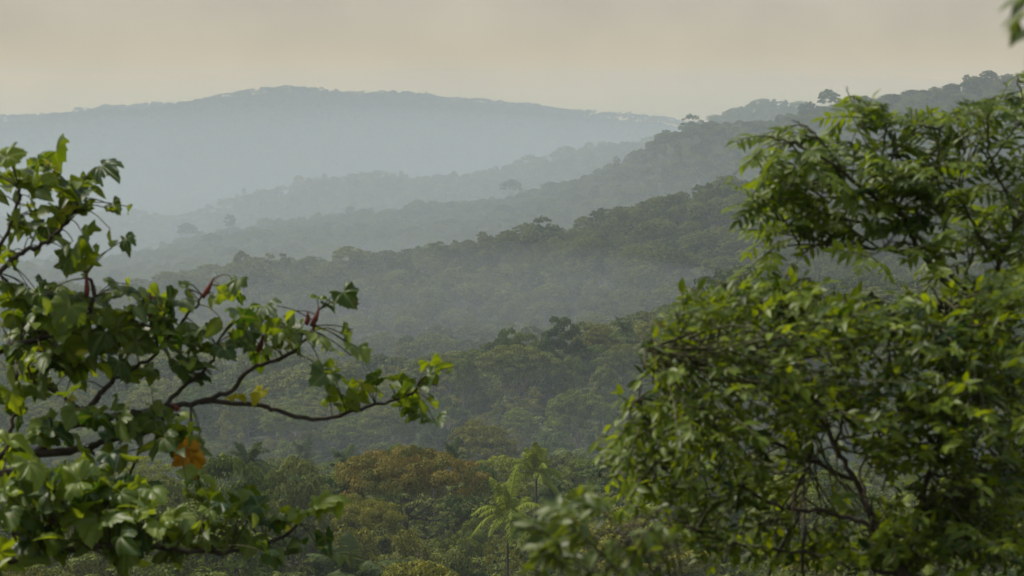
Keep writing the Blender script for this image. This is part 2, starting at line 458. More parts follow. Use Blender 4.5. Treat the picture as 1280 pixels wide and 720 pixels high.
def proto(kind, nleaf, size, mname='mid', bark='bark'):
    """(woody mesh, crown mesh) of one prototype; origin at the trunk's foot"""
    H, W = NOM[kind]
    wood, crown = Acc(), Acc()
    foot = np.array([0, 0, -1.2])
    if kind == 'palm':
        top = np.array([0.25, 0.1, H * 0.78])
        P = smooth_path([foot, np.array([0.05, 0.1, H * 0.25]), np.array([0.2, 0.0, H * 0.55]), top], 4)
        R = np.linspace(0.2, 0.12, len(P)); R[0] = 0.3
        tube(wood, P, R, 8)
        nf = 19
        for f in range(nf):
            ph = f * 2.399 + rng.uniform(-0.2, 0.2)
            el = rng.uniform(-0.05, 1.3)
            Lf = rng.uniform(3.2, 4.4)
            d0 = np.array([cos(ph) * cos(el), sin(ph) * cos(el), sin(el)])
            tt = np.linspace(0, 1, 9)[:, None]
            hor = np.array([cos(ph), sin(ph), 0])
            path = top + d0 * tt * Lf + np.array([0, 0, -1.0]) * (tt ** 2.2) * Lf * rng.uniform(0.32, 0.58) + hor * 0.2 * tt
            tube(crown, path, np.linspace(0.05, 0.012, 9), 4)
            m = 26
            u = np.linspace(0.12, 1, m)
            C = np.stack([np.interp(u, tt[:, 0], path[:, q]) for q in range(3)], 1)
            T = unit(np.stack([np.gradient(C[:, q]) for q in range(3)], 1))
            S = unit(np.cross(T, np.array([0, 0, 1.0])))
            for sg in (-1, 1):
                ln = (0.85 * np.sin(pi * np.clip(u * 0.86 + 0.12, 0, 1)) + 0.14)[:, None]
                dd = unit(S * sg + T * 0.55 + np.array([0, 0, -0.35]) + rng.normal(size=(m, 3)) * 0.10)
                wv = T * 0.055
                V = np.stack([C - wv, C + wv, C + dd * ln * 0.6 + wv * 1.1, C + dd * ln * 0.6 - wv * 1.1], 1)
                V2 = np.stack([C + dd * ln * 0.6 - wv * 1.1, C + dd * ln * 0.6 + wv * 1.1, C + dd * ln + wv * 0.2 + np.array([0, 0, -0.12]) * ln, C + dd * ln - wv * 0.2 + np.array([0, 0, -0.12]) * ln], 1)
                tn = np.clip(0.5 + rng.normal(0, 0.1, m), 0, 1)
                for v in (V, V2):
                    crown.add(v.reshape(-1, 3), np.arange(4 * m).reshape(m, 4), None, np.repeat(tn, 4))
        return wood.mesh('palm_trunk', [M['bark']], True), crown.mesh('palm_crown', [M['palm']])
    if kind == 'rosette':
        n = 34
        ph = rng.uniform(0, 2 * pi, n); z = rng.uniform(0, 1, n)
        rr = np.sqrt(np.clip(1 - z ** 2, 0.05, 1)) * rng.uniform(0.4, 1, n)
        cen = np.stack([np.cos(ph) * rr * W / 2, np.sin(ph) * rr * W / 2, H * (0.3 + 0.62 * z)], 1)
        limbs(wood, foot, np.array([0, 0, 0.3 * H]), cen, 0.15, 1, 0.25, 5)
        for c in cen:
            for k in range(rng.integers(4, 8)):
                o = c + rng.normal(size=3) * 0.32
                m = 8
                a0 = rng.uniform(0, 6.28)
                up = unit(np.array([0, 0, 1.0]) + rng.normal(size=3) * 0.45)
                e1 = unit(np.cross(up, [0.3, 0.9, 0.1])); e2 = np.cross(up, e1)
                an = a0 + np.arange(m) * 2 * pi / m + rng.normal(0, 0.1, m)
                d = e1 * np.cos(an)[:, None] + e2 * np.sin(an)[:, None]
                Lr = rng.uniform(0.22, 0.36)
                sd = np.cross(np.broadcast_to(up, d.shape), d)
                dn = np.array([0, 0, -1.0])
                V = np.stack([o + d * 0.02, o + d * Lr * 0.55 + sd * Lr * 0.19 + dn * Lr * 0.06, o + d * Lr + dn * Lr * 0.42, o + d * Lr * 0.55 - sd * Lr * 0.19 + dn * Lr * 0.06], 1)
                tn = np.clip(rng.normal(0.5, 0.2), 0, 1)
                crown.add(V.reshape(-1, 3), np.arange(4 * m).reshape(m, 4), None, tn)
        return wood.mesh('rosette_trunk', [M['bark']], True), crown.mesh('rosette_crown', [M[mname]])
    if kind == 'bare':
        for k in range(12):
            ph = rng.uniform(0, 6.28); ln = rng.uniform(0.5, 1)
            tip = np.array([cos(ph) * W / 2 * ln, sin(ph) * W / 2 * ln, H * rng.uniform(0.55, 1)])
            P = smooth_path([foot, tip * 0.45 + rng.normal(size=3) * 0.3 + np.array([0, 0, -0.2]), tip], 5)
            tube(wood, P, np.linspace(0.075, 0.018, len(P)), 5)
            for j in range(9):
                s = P[rng.integers(3, len(P) - 1)]
                e = s + unit(rng.normal(size=3) + np.array([0, 0, 0.8]) + unit(tip) * 0.5) * rng.uniform(0.7, 2.0)
                Q = smooth_path([s, (s + e) / 2 + rng.normal(size=3) * 0.14, e], 3)
                tube(wood, Q, np.linspace(0.026, 0.010, len(Q)), 4)
                for i in range(3):
                    s2 = Q[rng.integers(1, len(Q))]; e2 = s2 + unit(rng.normal(size=3) + np.array([0, 0, .5])) * rng.uniform(0.3, 0.8)
                    tube(wood, np.array([s2, (s2 + e2) / 2 + rng.normal(size=3) * .05, e2]), [0.014, 0.011, 0.007], 3)
                C = e + rng.normal(size=(5, 3)) * 0.35
                leaf_quads(crown, C, unit(rng.normal(size=(5, 3)) + [0, 0, .6]), 0.16, rng.uniform(0.2, 0.9, 5))
        return wood.mesh('bare_twigs', [M['twig_pale']], True), crown.mesh('bare_crown', [M['olive']])
    cen, rad, fork, flat = crown_points(kind, H, W)
    sag = {'umbrella': 0.28, 'flat': 0.2, 'airy': 0.05}.get(kind, 0.12)
    limbs(wood, foot, fork, cen, 0.022 * H * (0.8 if kind in ('tall', 'airy', 'bush') else 1.0), (2 if kind not in ('umbrella', 'flat') else 4) if nleaf > 900 else 5, sag, 6 if nleaf > 900 else 4)
    fill_lobes(crown, cen, rad, nleaf / len(cen), size, flat, 0.55)
    return wood.mesh(kind + '_trunk', [M[bark]], True), crown.mesh(kind + '_crown', [M[mname]])


PROTO = {}
for kd, nl, sz, nv in (('dome', 9000, 0.27, 3), ('tall', 5000, 0.27, 2), ('umbrella', 11000, 0.30, 3), ('flat', 17000, 0.21, 2), ('airy', 2600, 0.22, 2), ('bush', 4200, 0.20, 3), ('palm', 0, 0, 3), ('rosette', 0, 0, 2), ('bare', 0, 0, 2)):
    PROTO[kd] = [proto(kd, nl, sz) for _ in range(nv)]
COARSE = {}
for kd, nl, sz, nv in (('dome', 2000, 0.55, 3), ('tall', 1400, 0.52, 3), ('umbrella', 2200, 0.60, 3), ('airy', 700, 0.5, 2)):
    COARSE[kd] = [proto(kd, nl, sz) for _ in range(nv)]

NAMES = {'dome': 'broadleaf_tree', 'tall': 'slender_tree', 'umbrella': 'flat_topped_tree', 'flat': 'flat_topped_tree', 'airy': 'open_crowned_tree', 'bush': 'bush', 'palm': 'palm_tree', 'rosette': 'large_leaved_tree', 'bare': 'bare_shrub'}
CATS = {'bush': 'bush', 'palm': 'palm tree', 'bare': 'shrub'}
ODD = []


def stand(kind, X, Y, sxy, sz, color, label, group=None, coarse=False, bark=None):
    z = float(ground(X, Y)[0])
    src = (COARSE if coarse and kind in COARSE else PROTO)[kind]
    wood, crown = src[rng.integers(len(src))]
    r = thing(NAMES[kind], label, CATS.get(kind, 'tree'), (X, Y, z), group)
    r.rotation_euler = (0, 0, rng.uniform(0, 6.28))
    r.scale = (sxy * rng.uniform(0.94, 1.06), sxy * rng.uniform(0.94, 1.06), sz)
    t = link('stems' if kind in ('bare', 'bush') else 'trunk', wood, r)
    c = link('foliage' if kind in ('bare', 'bush') else 'crown', crown, r)
    if color:
        c.material_slots[0].link = 'OBJECT'
        c.material_slots[0].material = M[color]
    if bark:
        t.material_slots[0].link = 'OBJECT'
        t.material_slots[0].material = M[bark]
    return r


PLACED = []


def tree(kind, px, py, Y, wpx, color, label, coarse=False, bark=None, group=None):
    """crown top seen at (px, py), crown wpx picture pixels wide, Y metres away"""
    p = at(px, py, Y)
    H, W = NOM[kind]
    s = wpx / FPX * Y / W
    g = float(ground(p[0], p[1])[0])
    h = p[2] - g
    sz = h / (H * (0.97 if kind != 'palm' else 1.0))
    if not 0.55 < sz / s < 1.9:
        ODD.append((kind, px, py, Y, round(s, 2), round(sz, 2)))
        sz = min(max(sz, 0.55 * s), 1.9 * s)
    PLACED.append((p[0], p[1], wpx / FPX * Y / 2))
    return stand(kind, p[0], p[1], s, sz, color, label, group, coarse, bark)


# ---- trees of the near valley floor, each one recognisable
tree('dome', 365, 535, 232, 96, 'grey', 'round grey-green tree left of the orange-topped tree, palm fronds at its left shoulder')
tree('dome', 292, 548, 205, 120, 'mid', 'dense dark green domed tree just left of the round grey-green tree')
tree('palm', 312, 536, 262, 62, 'palm_dark', 'dark palm with drooping fronds between the dense green tree and the grey-green tree')
tree('bush', 352, 540, 285, 40, 'yellow', 'small yellow-green treetop behind the round grey-green tree')
tree('dome', 447, 548, 315, 52, 'yellow', 'pale yellow-green domed tree behind the left edge of the orange-topped tree')
tree('dome', 418, 556, 300, 40, 'grey', 'low pale green crown between the grey-green tree and the yellow-green dome')
tree('flat', 508, 562, 250, 165, 'orange', 'wide flat tree with rusty orange crown in the middle of the valley', bark='bark_dark')
tree('flat', 446, 572, 240, 110, 'olive', 'flat olive-yellow tree against the left side of the orange tree')
tree('dome', 490, 522, 312, 62, 'mid', 'dark green tree rising behind the orange-topped tree')
tree('dome', 530, 531, 318, 56, 'olive', 'olive green tree just right of the dark tree behind the orange one')
tree('palm', 543, 546, 300, 44, 'palm', 'pale green palm close behind the right end of the orange tree')
tree('palm', 566, 535, 310, 46, 'palm_dark', 'grey-green palm with hanging fronds right of the pale palm')
tree('palm', 601, 549, 318, 34, 'palm_dark', 'small bluish palm above the dark bush right of the orange tree')
tree('dome', 600, 566, 285, 56, 'dark', 'dark rounded tree between the orange tree and the bright palm')
tree('bush', 590, 585, 252, 40, 'yellow', 'bright yellow-green bush at the right end of the orange tree')
tree('palm', 668, 539, 232, 76, 'palm', 'tall bright yellow-green palm right of the valley middle', bark='bark_dark')
tree('palm', 690, 560, 246, 52, 'palm_dark', 'darker palm partly behind the tall bright palm')
tree('palm', 634, 592, 185, 92, 'palm', 'broad low palm with arching yellow-green fronds in front of the tall palm', bark='bark_dark')
tree('airy', 628, 590, 215, 50, 'olive', 'thin olive tree behind the broad low palm')
tree('bush', 445, 598, 226, 90, 'olive', 'wide olive thicket below the flat olive-yellow tree')
tree('bush', 510, 604, 218, 95, 'olive', 'olive-brown thicket in front of the orange tree')
tree('bush', 572, 602, 212, 80, 'grey', 'greyish thicket between the orange tree and the broad low palm')
tree('bare', 500, 612, 205, 70, None, 'leafless pale-twigged shrub under the orange tree')
tree('bare', 590, 622, 182, 60, None, 'tangle of bare grey branches left of the broad low palm')
tree('rosette', 542, 632, 138, 86, 'grey', 'large-leaved tree with drooping star-shaped leaves below the orange tree')
tree('rosette', 470, 640, 150, 70, 'mid', 'dark large-leaved tree left of the one with star-shaped leaves')
tree('dome', 455, 656, 125, 96, 'mid', 'leafy green tree at the bottom of the picture right of the hanging lobed leaves')
tree('dome', 560, 676, 112, 110, 'dark', 'dark leafy treetop at the bottom edge below the star-leaved tree')
tree('dome', 636, 652, 132, 110, 'mid', 'olive green treetop at the bottom below the broad low palm')
tree('airy', 712, 596, 196, 60, 'grey', 'thin grey-leaved tree right of the broad low palm')
tree('bush', 690, 588, 214, 60, 'dark', 'dark bush at the foot of the tall bright palm')
tree('bare', 715, 606, 190, 56, None, 'pale grey leafless shrub right of the palms')
tree('bare', 290, 660, 118, 110, None, 'straw-coloured bare thicket at the bottom behind the lobed leaves')
tree('bare', 390, 672, 116, 90, None, 'bare pale branches below the dense dark green tree')
tree('flat', 50, 506, 290, 80, 'orange', 'orange-brown flat tree seen between the lobed leaves at far left', bark='bark_dark')
tree('flat', 12, 598, 190, 110, 'olive', 'yellowish flat tree low at the left edge behind the lobed leaves')
tree('dome', 108, 590, 190, 110, 'olive', 'yellow-olive tree behind the big pale lobed leaves')
tree('dome', 190, 572, 215, 100, 'grey', 'grey-green tree behind the withered orange leaves')
tree('dome', 215, 640, 140, 120, 'dark', 'dark tree at the bottom left behind the lobed leaves')
tree('palm', 380, 474, 440, 52, 'palm_dark', 'grey palm standing alone in the hazy gap under the long bare branch', bark='bark_dark')
# ---- nearer wooded hill
tree('umbrella', 487, 430, 560, 46, 'grey', 'larger of two pale umbrella trees at the left foot of the nearer hill')
tree('umbrella', 526, 434, 570, 36, 'grey', 'smaller of two pale umbrella trees at the left foot of the nearer hill')
tree('dome', 636, 409, 600, 50, 'dark', 'dark low dome left of the tallest dark tree on the nearer hill')
tree('dome', 702, 396, 596, 54, 'dark', 'tallest dark tree on the crest of the nearer hill')
tree('umbrella', 646, 428, 560, 100, 'grey', 'broad pale umbrella tree below the dark dome on the nearer hill')
tree('dome', 716, 425, 560, 46, 'mid', 'round tree just below the tallest dark tree of the nearer hill')
tree('palm', 779, 366, 590, 36, 'dark', 'lone palm standing up against the farther hill', bark='bark_dark')
tree('umbrella', 784, 428, 565, 68, 'grey', 'pale spreading umbrella tree right of the middle of the nearer hill')
tree('umbrella', 722, 463, 500, 78, 'mid', 'green umbrella tree on the lower slope of the nearer hill')
tree('dome', 560, 472, 510, 62, 'dark', 'dark tree on the lower left slope of the nearer hill')
tree('dome', 674, 501, 462, 56, 'mid', 'round green tree at the foot of the nearer hill')
tree('umbrella', 600, 506, 440, 94, 'olive', 'layered pale umbrella tree at the foot of the nearer hill')
tree('umbrella', 543, 494, 470, 40, 'olive', 'small tan umbrella tree beside the tip of the long bare branch')
tree('umbrella', 648, 456, 520, 50, 'mid', 'mid green flat tree beneath the broad pale umbrella tree')
tree('dome', 846, 376, 610, 54, 'mid', 'bluish dome beside the bushy tree\'s topmost left tip')
tree('tall', 755, 448, 525, 34, 'grey', 'slender pale-trunked tree between two umbrella trees of the nearer hill')
tree('tall', 580, 440, 556, 30, 'mid', 'slender tree left of the broad pale umbrella tree')
tree('umbrella', 820, 398, 600, 52, 'olive', 'tan flat-topped tree on the crest right of the lone palm')
tree('umbrella', 750, 400, 604, 46, 'olive', 'tan flat-topped tree on the crest left of the lone palm')
# ---- farther hills, trees that stand out against what lies behind
tree('dome', 680, 271, 1345, 46, 'dark', 'rounded dark treetop rising above the crest of the second hill', True)
tree('dome', 840, 242, 1350, 26, 'dark', 'small round treetop on the crest of the second hill', True)
tree('dome', 883, 237, 1345, 42, 'dark', 'wide treetop on the second hill beside the hazy umbrella tree', True)
tree('umbrella', 908, 219, 1360, 44, 'grey', 'hazy umbrella tree standing clear above the second hill', True)
tree('palm', 755, 266, 1350, 20, 'palm_dark', 'tiny hazy palm on the crest of the second hill')
tree('dome', 545, 303, 1350, 34, 'dark', 'low domed treetop on the left slope of the second hill', True)
tree('umbrella', 711, 336, 1200, 14, 'yellow', 'small yellowish treetop on the face of the second hill', True)
tree('umbrella', 640, 224, 2310, 24, 'dark', 'hazy twin-topped tree above the third hill', True)
tree('umbrella', 832, 152, 2330, 20, 'dark', 'hazy round tree at the dip of the skyline', True)
tree('dome', 866, 143, 2330, 34, 'dark', 'hazy tree clump on the skyline right of the dip', True)
tree('umbrella', 1010, 114, 2320, 24, 'dark', 'layered tree cut out against the pale sky', True)
tree('umbrella', 1036, 110, 2320, 28, 'dark', 'taller tree cut out against the sky beside the layered one', True)
tree('umbrella', 234, 278, 2300, 28, 'dark', 'faint umbrella tree in the mist at the left end of the third hill', True)
tree('tall', 287, 268, 2300, 15, 'dark', 'faint slender tree in the mist right of the faint umbrella tree', True)

# ---- the trees between them
FILL = [
    # zone, r range, count, spacing factor, kinds(kind, w range m, h range m, color), label
    ('valley', 150, 395, 105, [('dome', 8, 13, 9, 13, 'mid'), ('dome', 7, 11, 9, 13, 'dark'), ('bush', 6, 9, 5, 7, 'grey'), ('umbrella', 10, 15, 9, 12, 'olive'), ('airy', 7, 10, 10, 13, 'grey'), ('palm', 7, 8, 9, 12, 'palm_dark'), ('rosette', 6, 8, 8, 10, 'mid'), ('dome', 6, 10, 8, 12, 'yellow'), ('palm', 7, 8, 9, 12, 'palm'), ('dome', 7, 11, 8, 12, 'olive')]),
    ('nearer hill', 400, 625, 125, [('umbrella', 11, 18, 15, 20, 'grey'), ('umbrella', 10, 15, 14, 18, 'mid'), ('dome', 9, 14, 13, 18, 'mid'), ('dome', 9, 13, 13, 17, 'dark'), ('tall', 6, 9, 16, 20, 'grey'), ('airy', 7, 10, 14, 18, 'olive'), ('palm', 6, 7, 12, 15, 'palm_dark')]),
]
WORDS = {'dome': 'rounded', 'bush': 'bushy low', 'umbrella': 'flat-topped', 'airy': 'open-crowned', 'palm': 'feathery palm', 'rosette': 'large-leaved', 'tall': 'slender'}
COLW = {'yellow': 'yellow-green', 'palm': 'yellow-green', 'mid': 'green', 'dark': 'dark green', 'grey': 'grey-green', 'olive': 'olive', 'palm_dark': 'grey-green'}
for zone, r0, r1, cnt, kinds in FILL:
    n = tries = 0
    while n < cnt and tries < 6000:
        tries += 1
        r = math.sqrt(rng.uniform(r0 ** 2, r1 ** 2))
        u = rng.uniform(-70, 1350)
        if zone == 'nearer hill' and u > 950 and rng.uniform() < 0.5:
            continue
        X = r * sin(math.atan((u - 640) / FPX)); Y = r * cos(math.atan((u - 640) / FPX))
        kd, w0, w1, h0, h1, colr = kinds[rng.integers(len(kinds))]
        w = rng.uniform(w0, w1)
        if any((X - a) ** 2 + (0.8 * (Y - b)) ** 2 < (0.72 * (c + w / 2)) ** 2 for a, b, c in PLACED):
            continue
        h = rng.uniform(h0, h1)
        # keep crowns under the picture row the photograph shows there
        zt = float(ground(X, Y)[0]) + h
        ytop = EYE - zt / Y * FPX
        lim = np.interp(u, [-70, 0, 250, 360, 420, 560, 700, 1350], [500, 495, 500, 545, 555, 545, 575, 545]) if zone == 'valley' else np.interp(u, [-70, 360, 460, 600, 700, 860, 1350], [455, 452, 450, 425, 405, 376, 330])
        if r < 240 and zone == 'valley':
            lim = max(lim, np.interp(r, [150, 240], [640, 585]))
        if ytop < lim:
            h -= (lim - ytop) / FPX * Y
            if h < 0.55 * h0:
                continue
        if zone == 'valley' and r < 235 and 400 < u < 600 and ytop < 600:
            continue
        PLACED.append((X, Y, w / 2))
        H, W = NOM[kd]
        where = 'filling the valley floor below the hills' if zone == 'valley' else 'in the packed forest of the nearer wooded hill'
        lab = '%s %s%s %s' % (WORDS[kd], COLW[colr], '' if kd == 'palm' else (' bush' if kd == 'bush' else ' tree'), where)
        stand(kd, X, Y, w / W, h / H, colr, lab, 'trees ' + where)
        n += 1
print('filled', [(z, sum(1 for p in PLACED)) for z in ('all',)], 'odd', ODD)


# ------------------------------------------------------------------ far forest and undergrowth (masses)
def scatter_stuff(name, label, pts, scl, rot, idx, protos):
    """one object drawing tree shapes on its points with geometry nodes"""
    pc = bpy.data.collections.new(name + '_shapes')
    for k, (w, c, cm) in enumerate(protos):
        a = Acc()
        # wood and crown merged in one mesh, two material slots
        def pull(me, mi):
            V = np.empty(len(me.vertices) * 3, np.float32); me.vertices.foreach_get('co', V)
            nL = np.empty(len(me.polygons), np.int32); me.polygons.foreach_get('loop_total', nL)
            lv = np.empty(len(me.loops), np.int32); me.loops.foreach_get('vertex_index', lv)
            ls = np.empty(len(me.polygons), np.int32); me.polygons.foreach_get('loop_start', ls)
            tn = np.full(len(me.vertices), 0.5, np.float32)
            if 'tone' in me.attributes:
                me.attributes['tone'].data.foreach_get('value', tn)
            q = ls[nL == 4]; t = ls[nL == 3]
            Q = np.stack([lv[q + i] for i in range(4)], 1) if len(q) else None
            T = np.stack([lv[t + i] for i in range(3)], 1) if len(t) else None
            a.add(V.reshape(-1, 3), Q, T, tn, 0, mi)
        pull(w, 1); pull(c, 0)
        o = bpy.data.objects.new('%s_shape_%02d' % (name, k), a.mesh(name + '_shape', [M[cm], M['bark']]))
        pc.objects.link(o)
    me = bpy.data.meshes.new(name)
    me.vertices.add(len(pts)); me.vertices.foreach_set('co', np.asarray(pts, np.float32).ravel())
    for nm, ty, dat in (('scl', 'FLOAT_VECTOR', scl), ('rot', 'FLOAT_VECTOR', rot)):
        at_ = me.attributes.new(nm, ty, 'POINT'); at_.data.foreach_set('vector', np.asarray(dat, np.float32).ravel())
    at_ = me.attributes.new('pick', 'INT', 'POINT'); at_.data.foreach_set('value', np.asarray(idx, np.int32))
    ob = link(name, me)
    ob['kind'] = 'stuff'; ob['label'] = label; ob['category'] = 'forest'
    ng = bpy.data.node_groups.new(name + '_nodes', 'GeometryNodeTree')
    ng.interface.new_socket('Geometry', in_out='INPUT', socket_type='NodeSocketGeometry')
    ng.interface.new_socket('Geometry', in_out='OUTPUT', socket_type='NodeSocketGeometry')
    N, L = ng.nodes, ng.links
    gi = N.new('NodeGroupInput'); go = N.new('NodeGroupOutput')
    ci = N.new('GeometryNodeCollectionInfo'); ci.inputs['Collection'].default_value = pc
    ci.inputs['Separate Children'].default_value = True; ci.inputs['Reset Children'].default_value = True
    ip = N.new('GeometryNodeInstanceOnPoints'); ip.inputs['Pick Instance'].default_value = True

    def attr(nm, ty):
        a = N.new('GeometryNodeInputNamedAttribute'); a.data_type = ty; a.inputs['Name'].default_value = nm
        return a.outputs['Attribute']
    L.new(gi.outputs[0], ip.inputs['Points']); L.new(ci.outputs[0], ip.inputs['Instance'])
    L.new(attr('pick', 'INT'), ip.inputs['Instance Index'])
    L.new(attr('rot', 'FLOAT_VECTOR'), ip.inputs['Rotation'])
    L.new(attr('scl', 'FLOAT_VECTOR'), ip.inputs['Scale'])
    L.new(ip.outputs[0], go.inputs[0])
    md = ob.modifiers.new('scatter', 'NODES'); md.node_group = ng
    return ob


def scatter_points(zones):
    P, S, R, I = [], [], [], []
    for (r0, r1, u0, u1, area, hm, ids, sx) in zones:
        da = math.atan((u1 - 640) / FPX) - math.atan((u0 - 640) / FPX)
        n = int(0.5 * (r1 ** 2 - r0 ** 2) * da / area)
        r = np.sqrt(rng.uniform(r0 ** 2, r1 ** 2, n)); a = rng.uniform(math.atan((u0 - 640) / FPX), math.atan((u1 - 640) / FPX), n)
        X, Y = r * np.sin(a), r * np.cos(a)
        Z = ground(X, Y)
        patch = 0.5 + 0.5 * np.sin(X * 0.017 + 2 * np.sin(Y * 0.011)) * np.sin(Y * 0.013 + X * 0.006)
        s = hm * np.clip(rng.lognormal(-0.04, 0.26, n), 0.5, 1.75) * (0.85 + 0.3 * patch)
        P.append(np.stack([X, Y, Z - (0.28 * s * 14 if r0 > 1700 else 0)], 1))
        wd = s * sx * rng.uniform(0.8, 1.3, n)
        S.append(np.stack([wd, wd, s], 1)); R.append(np.stack([0 * s, 0 * s, rng.uniform(0, 6.28, n)], 1))
        I.append(np.asarray(ids)[rng.integers(0, len(ids), n)])
    return np.concatenate(P), np.concatenate(S), np.concatenate(R), np.concatenate(I)


fp = []
for kd in ('dome', 'tall', 'umbrella', 'airy'):
    for w, c in COARSE[kd]:
        fp.append((w, c, 'forest'))
tiny = []
for kd, nl, sz in (('dome', 330, 1.05), ('dome', 330, 1.05), ('umbrella', 330, 1.1), ('umbrella', 330, 1.1), ('tall', 260, 1.0), ('tall', 260, 1.0)):
    w, c = proto(kd, nl, sz)
    tiny.append((w, c, 'forest'))
allp = fp + tiny
nf = len(fp)
near_ids = list(range(nf)) + [6, 7, 8, 0, 1, 2]
far_ids = list(range(nf, nf + 6))
Zn = [
    (640, 960, -260, 1540, 70, 0.85, near_ids, 0.8),
    (900, 1480, -260, 1540, 60, 0.74, near_ids, 0.70),
    (1750, 2440, -260, 1540, 66, 0.66, near_ids, 0.75),
    (2700, 3200, -260, 1540, 85, 0.72, far_ids, 0.75),
    (3550, 5000, -260, 1100, 85, 0.48, far_ids, 0.85),
    (5060, 5450, -260, 640, 220, 0.8, far_ids, 0.9),
    (405, 640, -700, -80, 110, 0.95, near_ids, 0.85), (405, 640, 1360, 1950, 110, 0.95, near_ids, 0.85),
]
P_, S_, R_, I_ = scatter_points(Zn)
print('far trees', len(P_))
scatter_stuff('forest', 'hazy far forest covering the hills one behind another', P_, S_, R_, I_, allp)

up = [(w, c, m) for (w, c), m in zip(PROTO['bush'], ('mid', 'dark', 'olive'))] + [(w, c, 'grey') for w, c in COARSE['airy']]
Zu = [(22, 160, -1200, 2400, 22, 0.42, [0, 1, 2], 0.55), (150, 470, -500, 1800, 18, 0.62, [0, 1, 2, 3, 4], 0.6), (440, 660, -500, 1800, 30, 0.7, [0, 1, 2, 3, 4, 1], 0.7)]
P_, S_, R_, I_ = scatter_points(Zu)
S_[:, 2] *= np.where(I_ >= 3, 0.6, 1.0)
o = scatter_stuff('undergrowth', 'dense low undergrowth between the trees of the valley', P_, S_, R_, I_, up)
o['category'] = 'undergrowth'


# ------------------------------------------------------------------ foreground leaves
def palmate_template(fold=0.35, ripple=0.05, seed=0):
    """lobed leaf, stalk joint at the origin, tip along +x; three pointed main lobes, two small ones, toothed edge; (V, Q, T, vein)"""
    g = np.random.default_rng(seed)
    nr, na = 4, 45
    th = np.linspace(-2.6, 2.6, na)
    r = np.zeros(na); near = np.full(na, 9.0)
    for a, ln, wd in ((0, 1.0, 0.55), (1.05, 0.86, 0.52), (-1.05, 0.84, 0.52), (2.1, 0.62, 0.6), (-2.1, 0.64, 0.6)):
        d = np.abs(th - a)
        r = np.maximum(r, ln * (0.72 + 0.28 * np.exp(-(d / wd) ** 2.2)))
        near = np.minimum(near, d)
    r = r * (1 + 0.035 * np.where(np.arange(na) % 2, 1, -1)) * g.uniform(0.94, 1.06, na)
    r[[0, -1]] *= 0.25; r[[1, -2]] *= 0.7
    V = [[0, 0, 0]]; ve = [1.0]
    p1, p2 = g.uniform(0, 6, 2)
    for k in range(1, nr + 1):
        f = k / nr
        x = r * f * np.cos(th); y = r * f * np.sin(th)
        z = fold * np.abs(y) * (1 - 0.35 * f) - 0.42 * np.clip(x, 0, None) ** 2 - 0.55 * np.abs(y) ** 2 + ripple * f * np.sin(th * 6.5 + p1) + 0.6 * ripple * f * f * np.sin(th * 13 + p2)
        V += np.stack([x, y, z], 1).tolist()
        ve += (np.exp(-(near * f / 0.05) ** 2) * (1 - 0.5 * f)).tolist()
    T = [[0, 1 + i, 2 + i] for i in range(na - 1)]
    Q = [[1 + (k - 1) * na + i, 1 + k * na + i, 1 + k * na + i + 1, 1 + (k - 1) * na + i + 1] for k in range(1, nr) for i in range(na - 1)]
    return np.array(V), np.array(Q), np.array(T), np.array(ve)


def simple_template(wid=0.42, curl=0.18):
    """pointed oval leaf, base at the origin, tip at +x = 1"""
    xs = np.array([0, 0.14, 0.36, 0.62, 0.84, 1.0])
    ws = np.array([0.03, 0.62, 1.0, 0.78, 0.36, 0.0]) * wid / 2
    V, ve = [], []
    for x, w in zip(xs, ws):
        zc = -curl * x * x
        V += [[x, -w, zc + w * 0.35], [x, 0, zc], [x, w, zc + w * 0.35]]
        ve += [0, 1, 0]
    Q = []
    for i in range(5):
        a = 3 * i
        Q += [[a, a + 3, a + 4, a + 1], [a + 1, a + 4, a + 5, a + 2]]
    return np.array(V), np.array(Q), None, np.array(ve)


def place(acc, tpl, O, A, Nn, L, tone, mi=0, wid=None):
    """copies of a leaf template: origin O, axis A, approximate normal Nn, length L"""
    V, Q, T, ve = tpl
    O = np.atleast_2d(O); A = unit(np.atleast_2d(A)); Nn = np.atleast_2d(Nn)
    S = unit(np.cross(Nn, A)); Nn = np.cross(A, S)
    L = np.broadcast_to(np.asarray(L, float), (len(O),))
    W = L if wid is None else L * wid
    P = O[:, None] + A[:, None] * (V[None, :, :1] * L[:, None, None]) + S[:, None] * (V[None, :, 1:2] * W[:, None, None]) + Nn[:, None] * (V[None, :, 2:] * L[:, None, None])
    m, k = len(O), len(V)
    off = (np.arange(m) * k)[:, None, None]
    QQ = (Q[None] + off).reshape(-1, 4)
    TT = (T[None] + off).reshape(-1, 3) if T is not None else None
    acc.add(P.reshape(-1, 3), QQ, TT, np.repeat(np.broadcast_to(tone, (m,)), k), np.tile(ve, m), mi)


PALMS = [palmate_template(*a) for a in ((0.45, 0.07, 1), (0.8, 0.10, 2), (0.25, 0.12, 3), (1.0, 0.08, 4))]
BROAD = [simple_template(0.80, 0.34), simple_template(0.66, 0.22)]
OVAL = simple_template(0.44, 0.16)
SLIM = simple_template(0.36, 0.22)


def branch_world(pts, r0, r1, Yd, jit=0.0):
    """picture polyline -> world path; pts may carry their own distance as a third number"""
    W = [at(p[0], p[1], p[2] if len(p) > 2 else Yd) for p in pts]
    P = smooth_path(W, 5)
    P = P + np.concatenate([[[0, 0, 0]], rng.normal(size=(len(P) - 2, 3)) * jit, [[0, 0, 0]]])
    return P, np.linspace(r0, r1, len(P))


def wood_part(root, name, paths, m, loc, sides=8, label=None):
    a = Acc()
    for P, R in paths:
        tube(a, P - loc, R, sides, wob=0.08)
    o = link(name, a.mesh(name, [m], True), root)
    if label:
        o['label'] = label
    return o


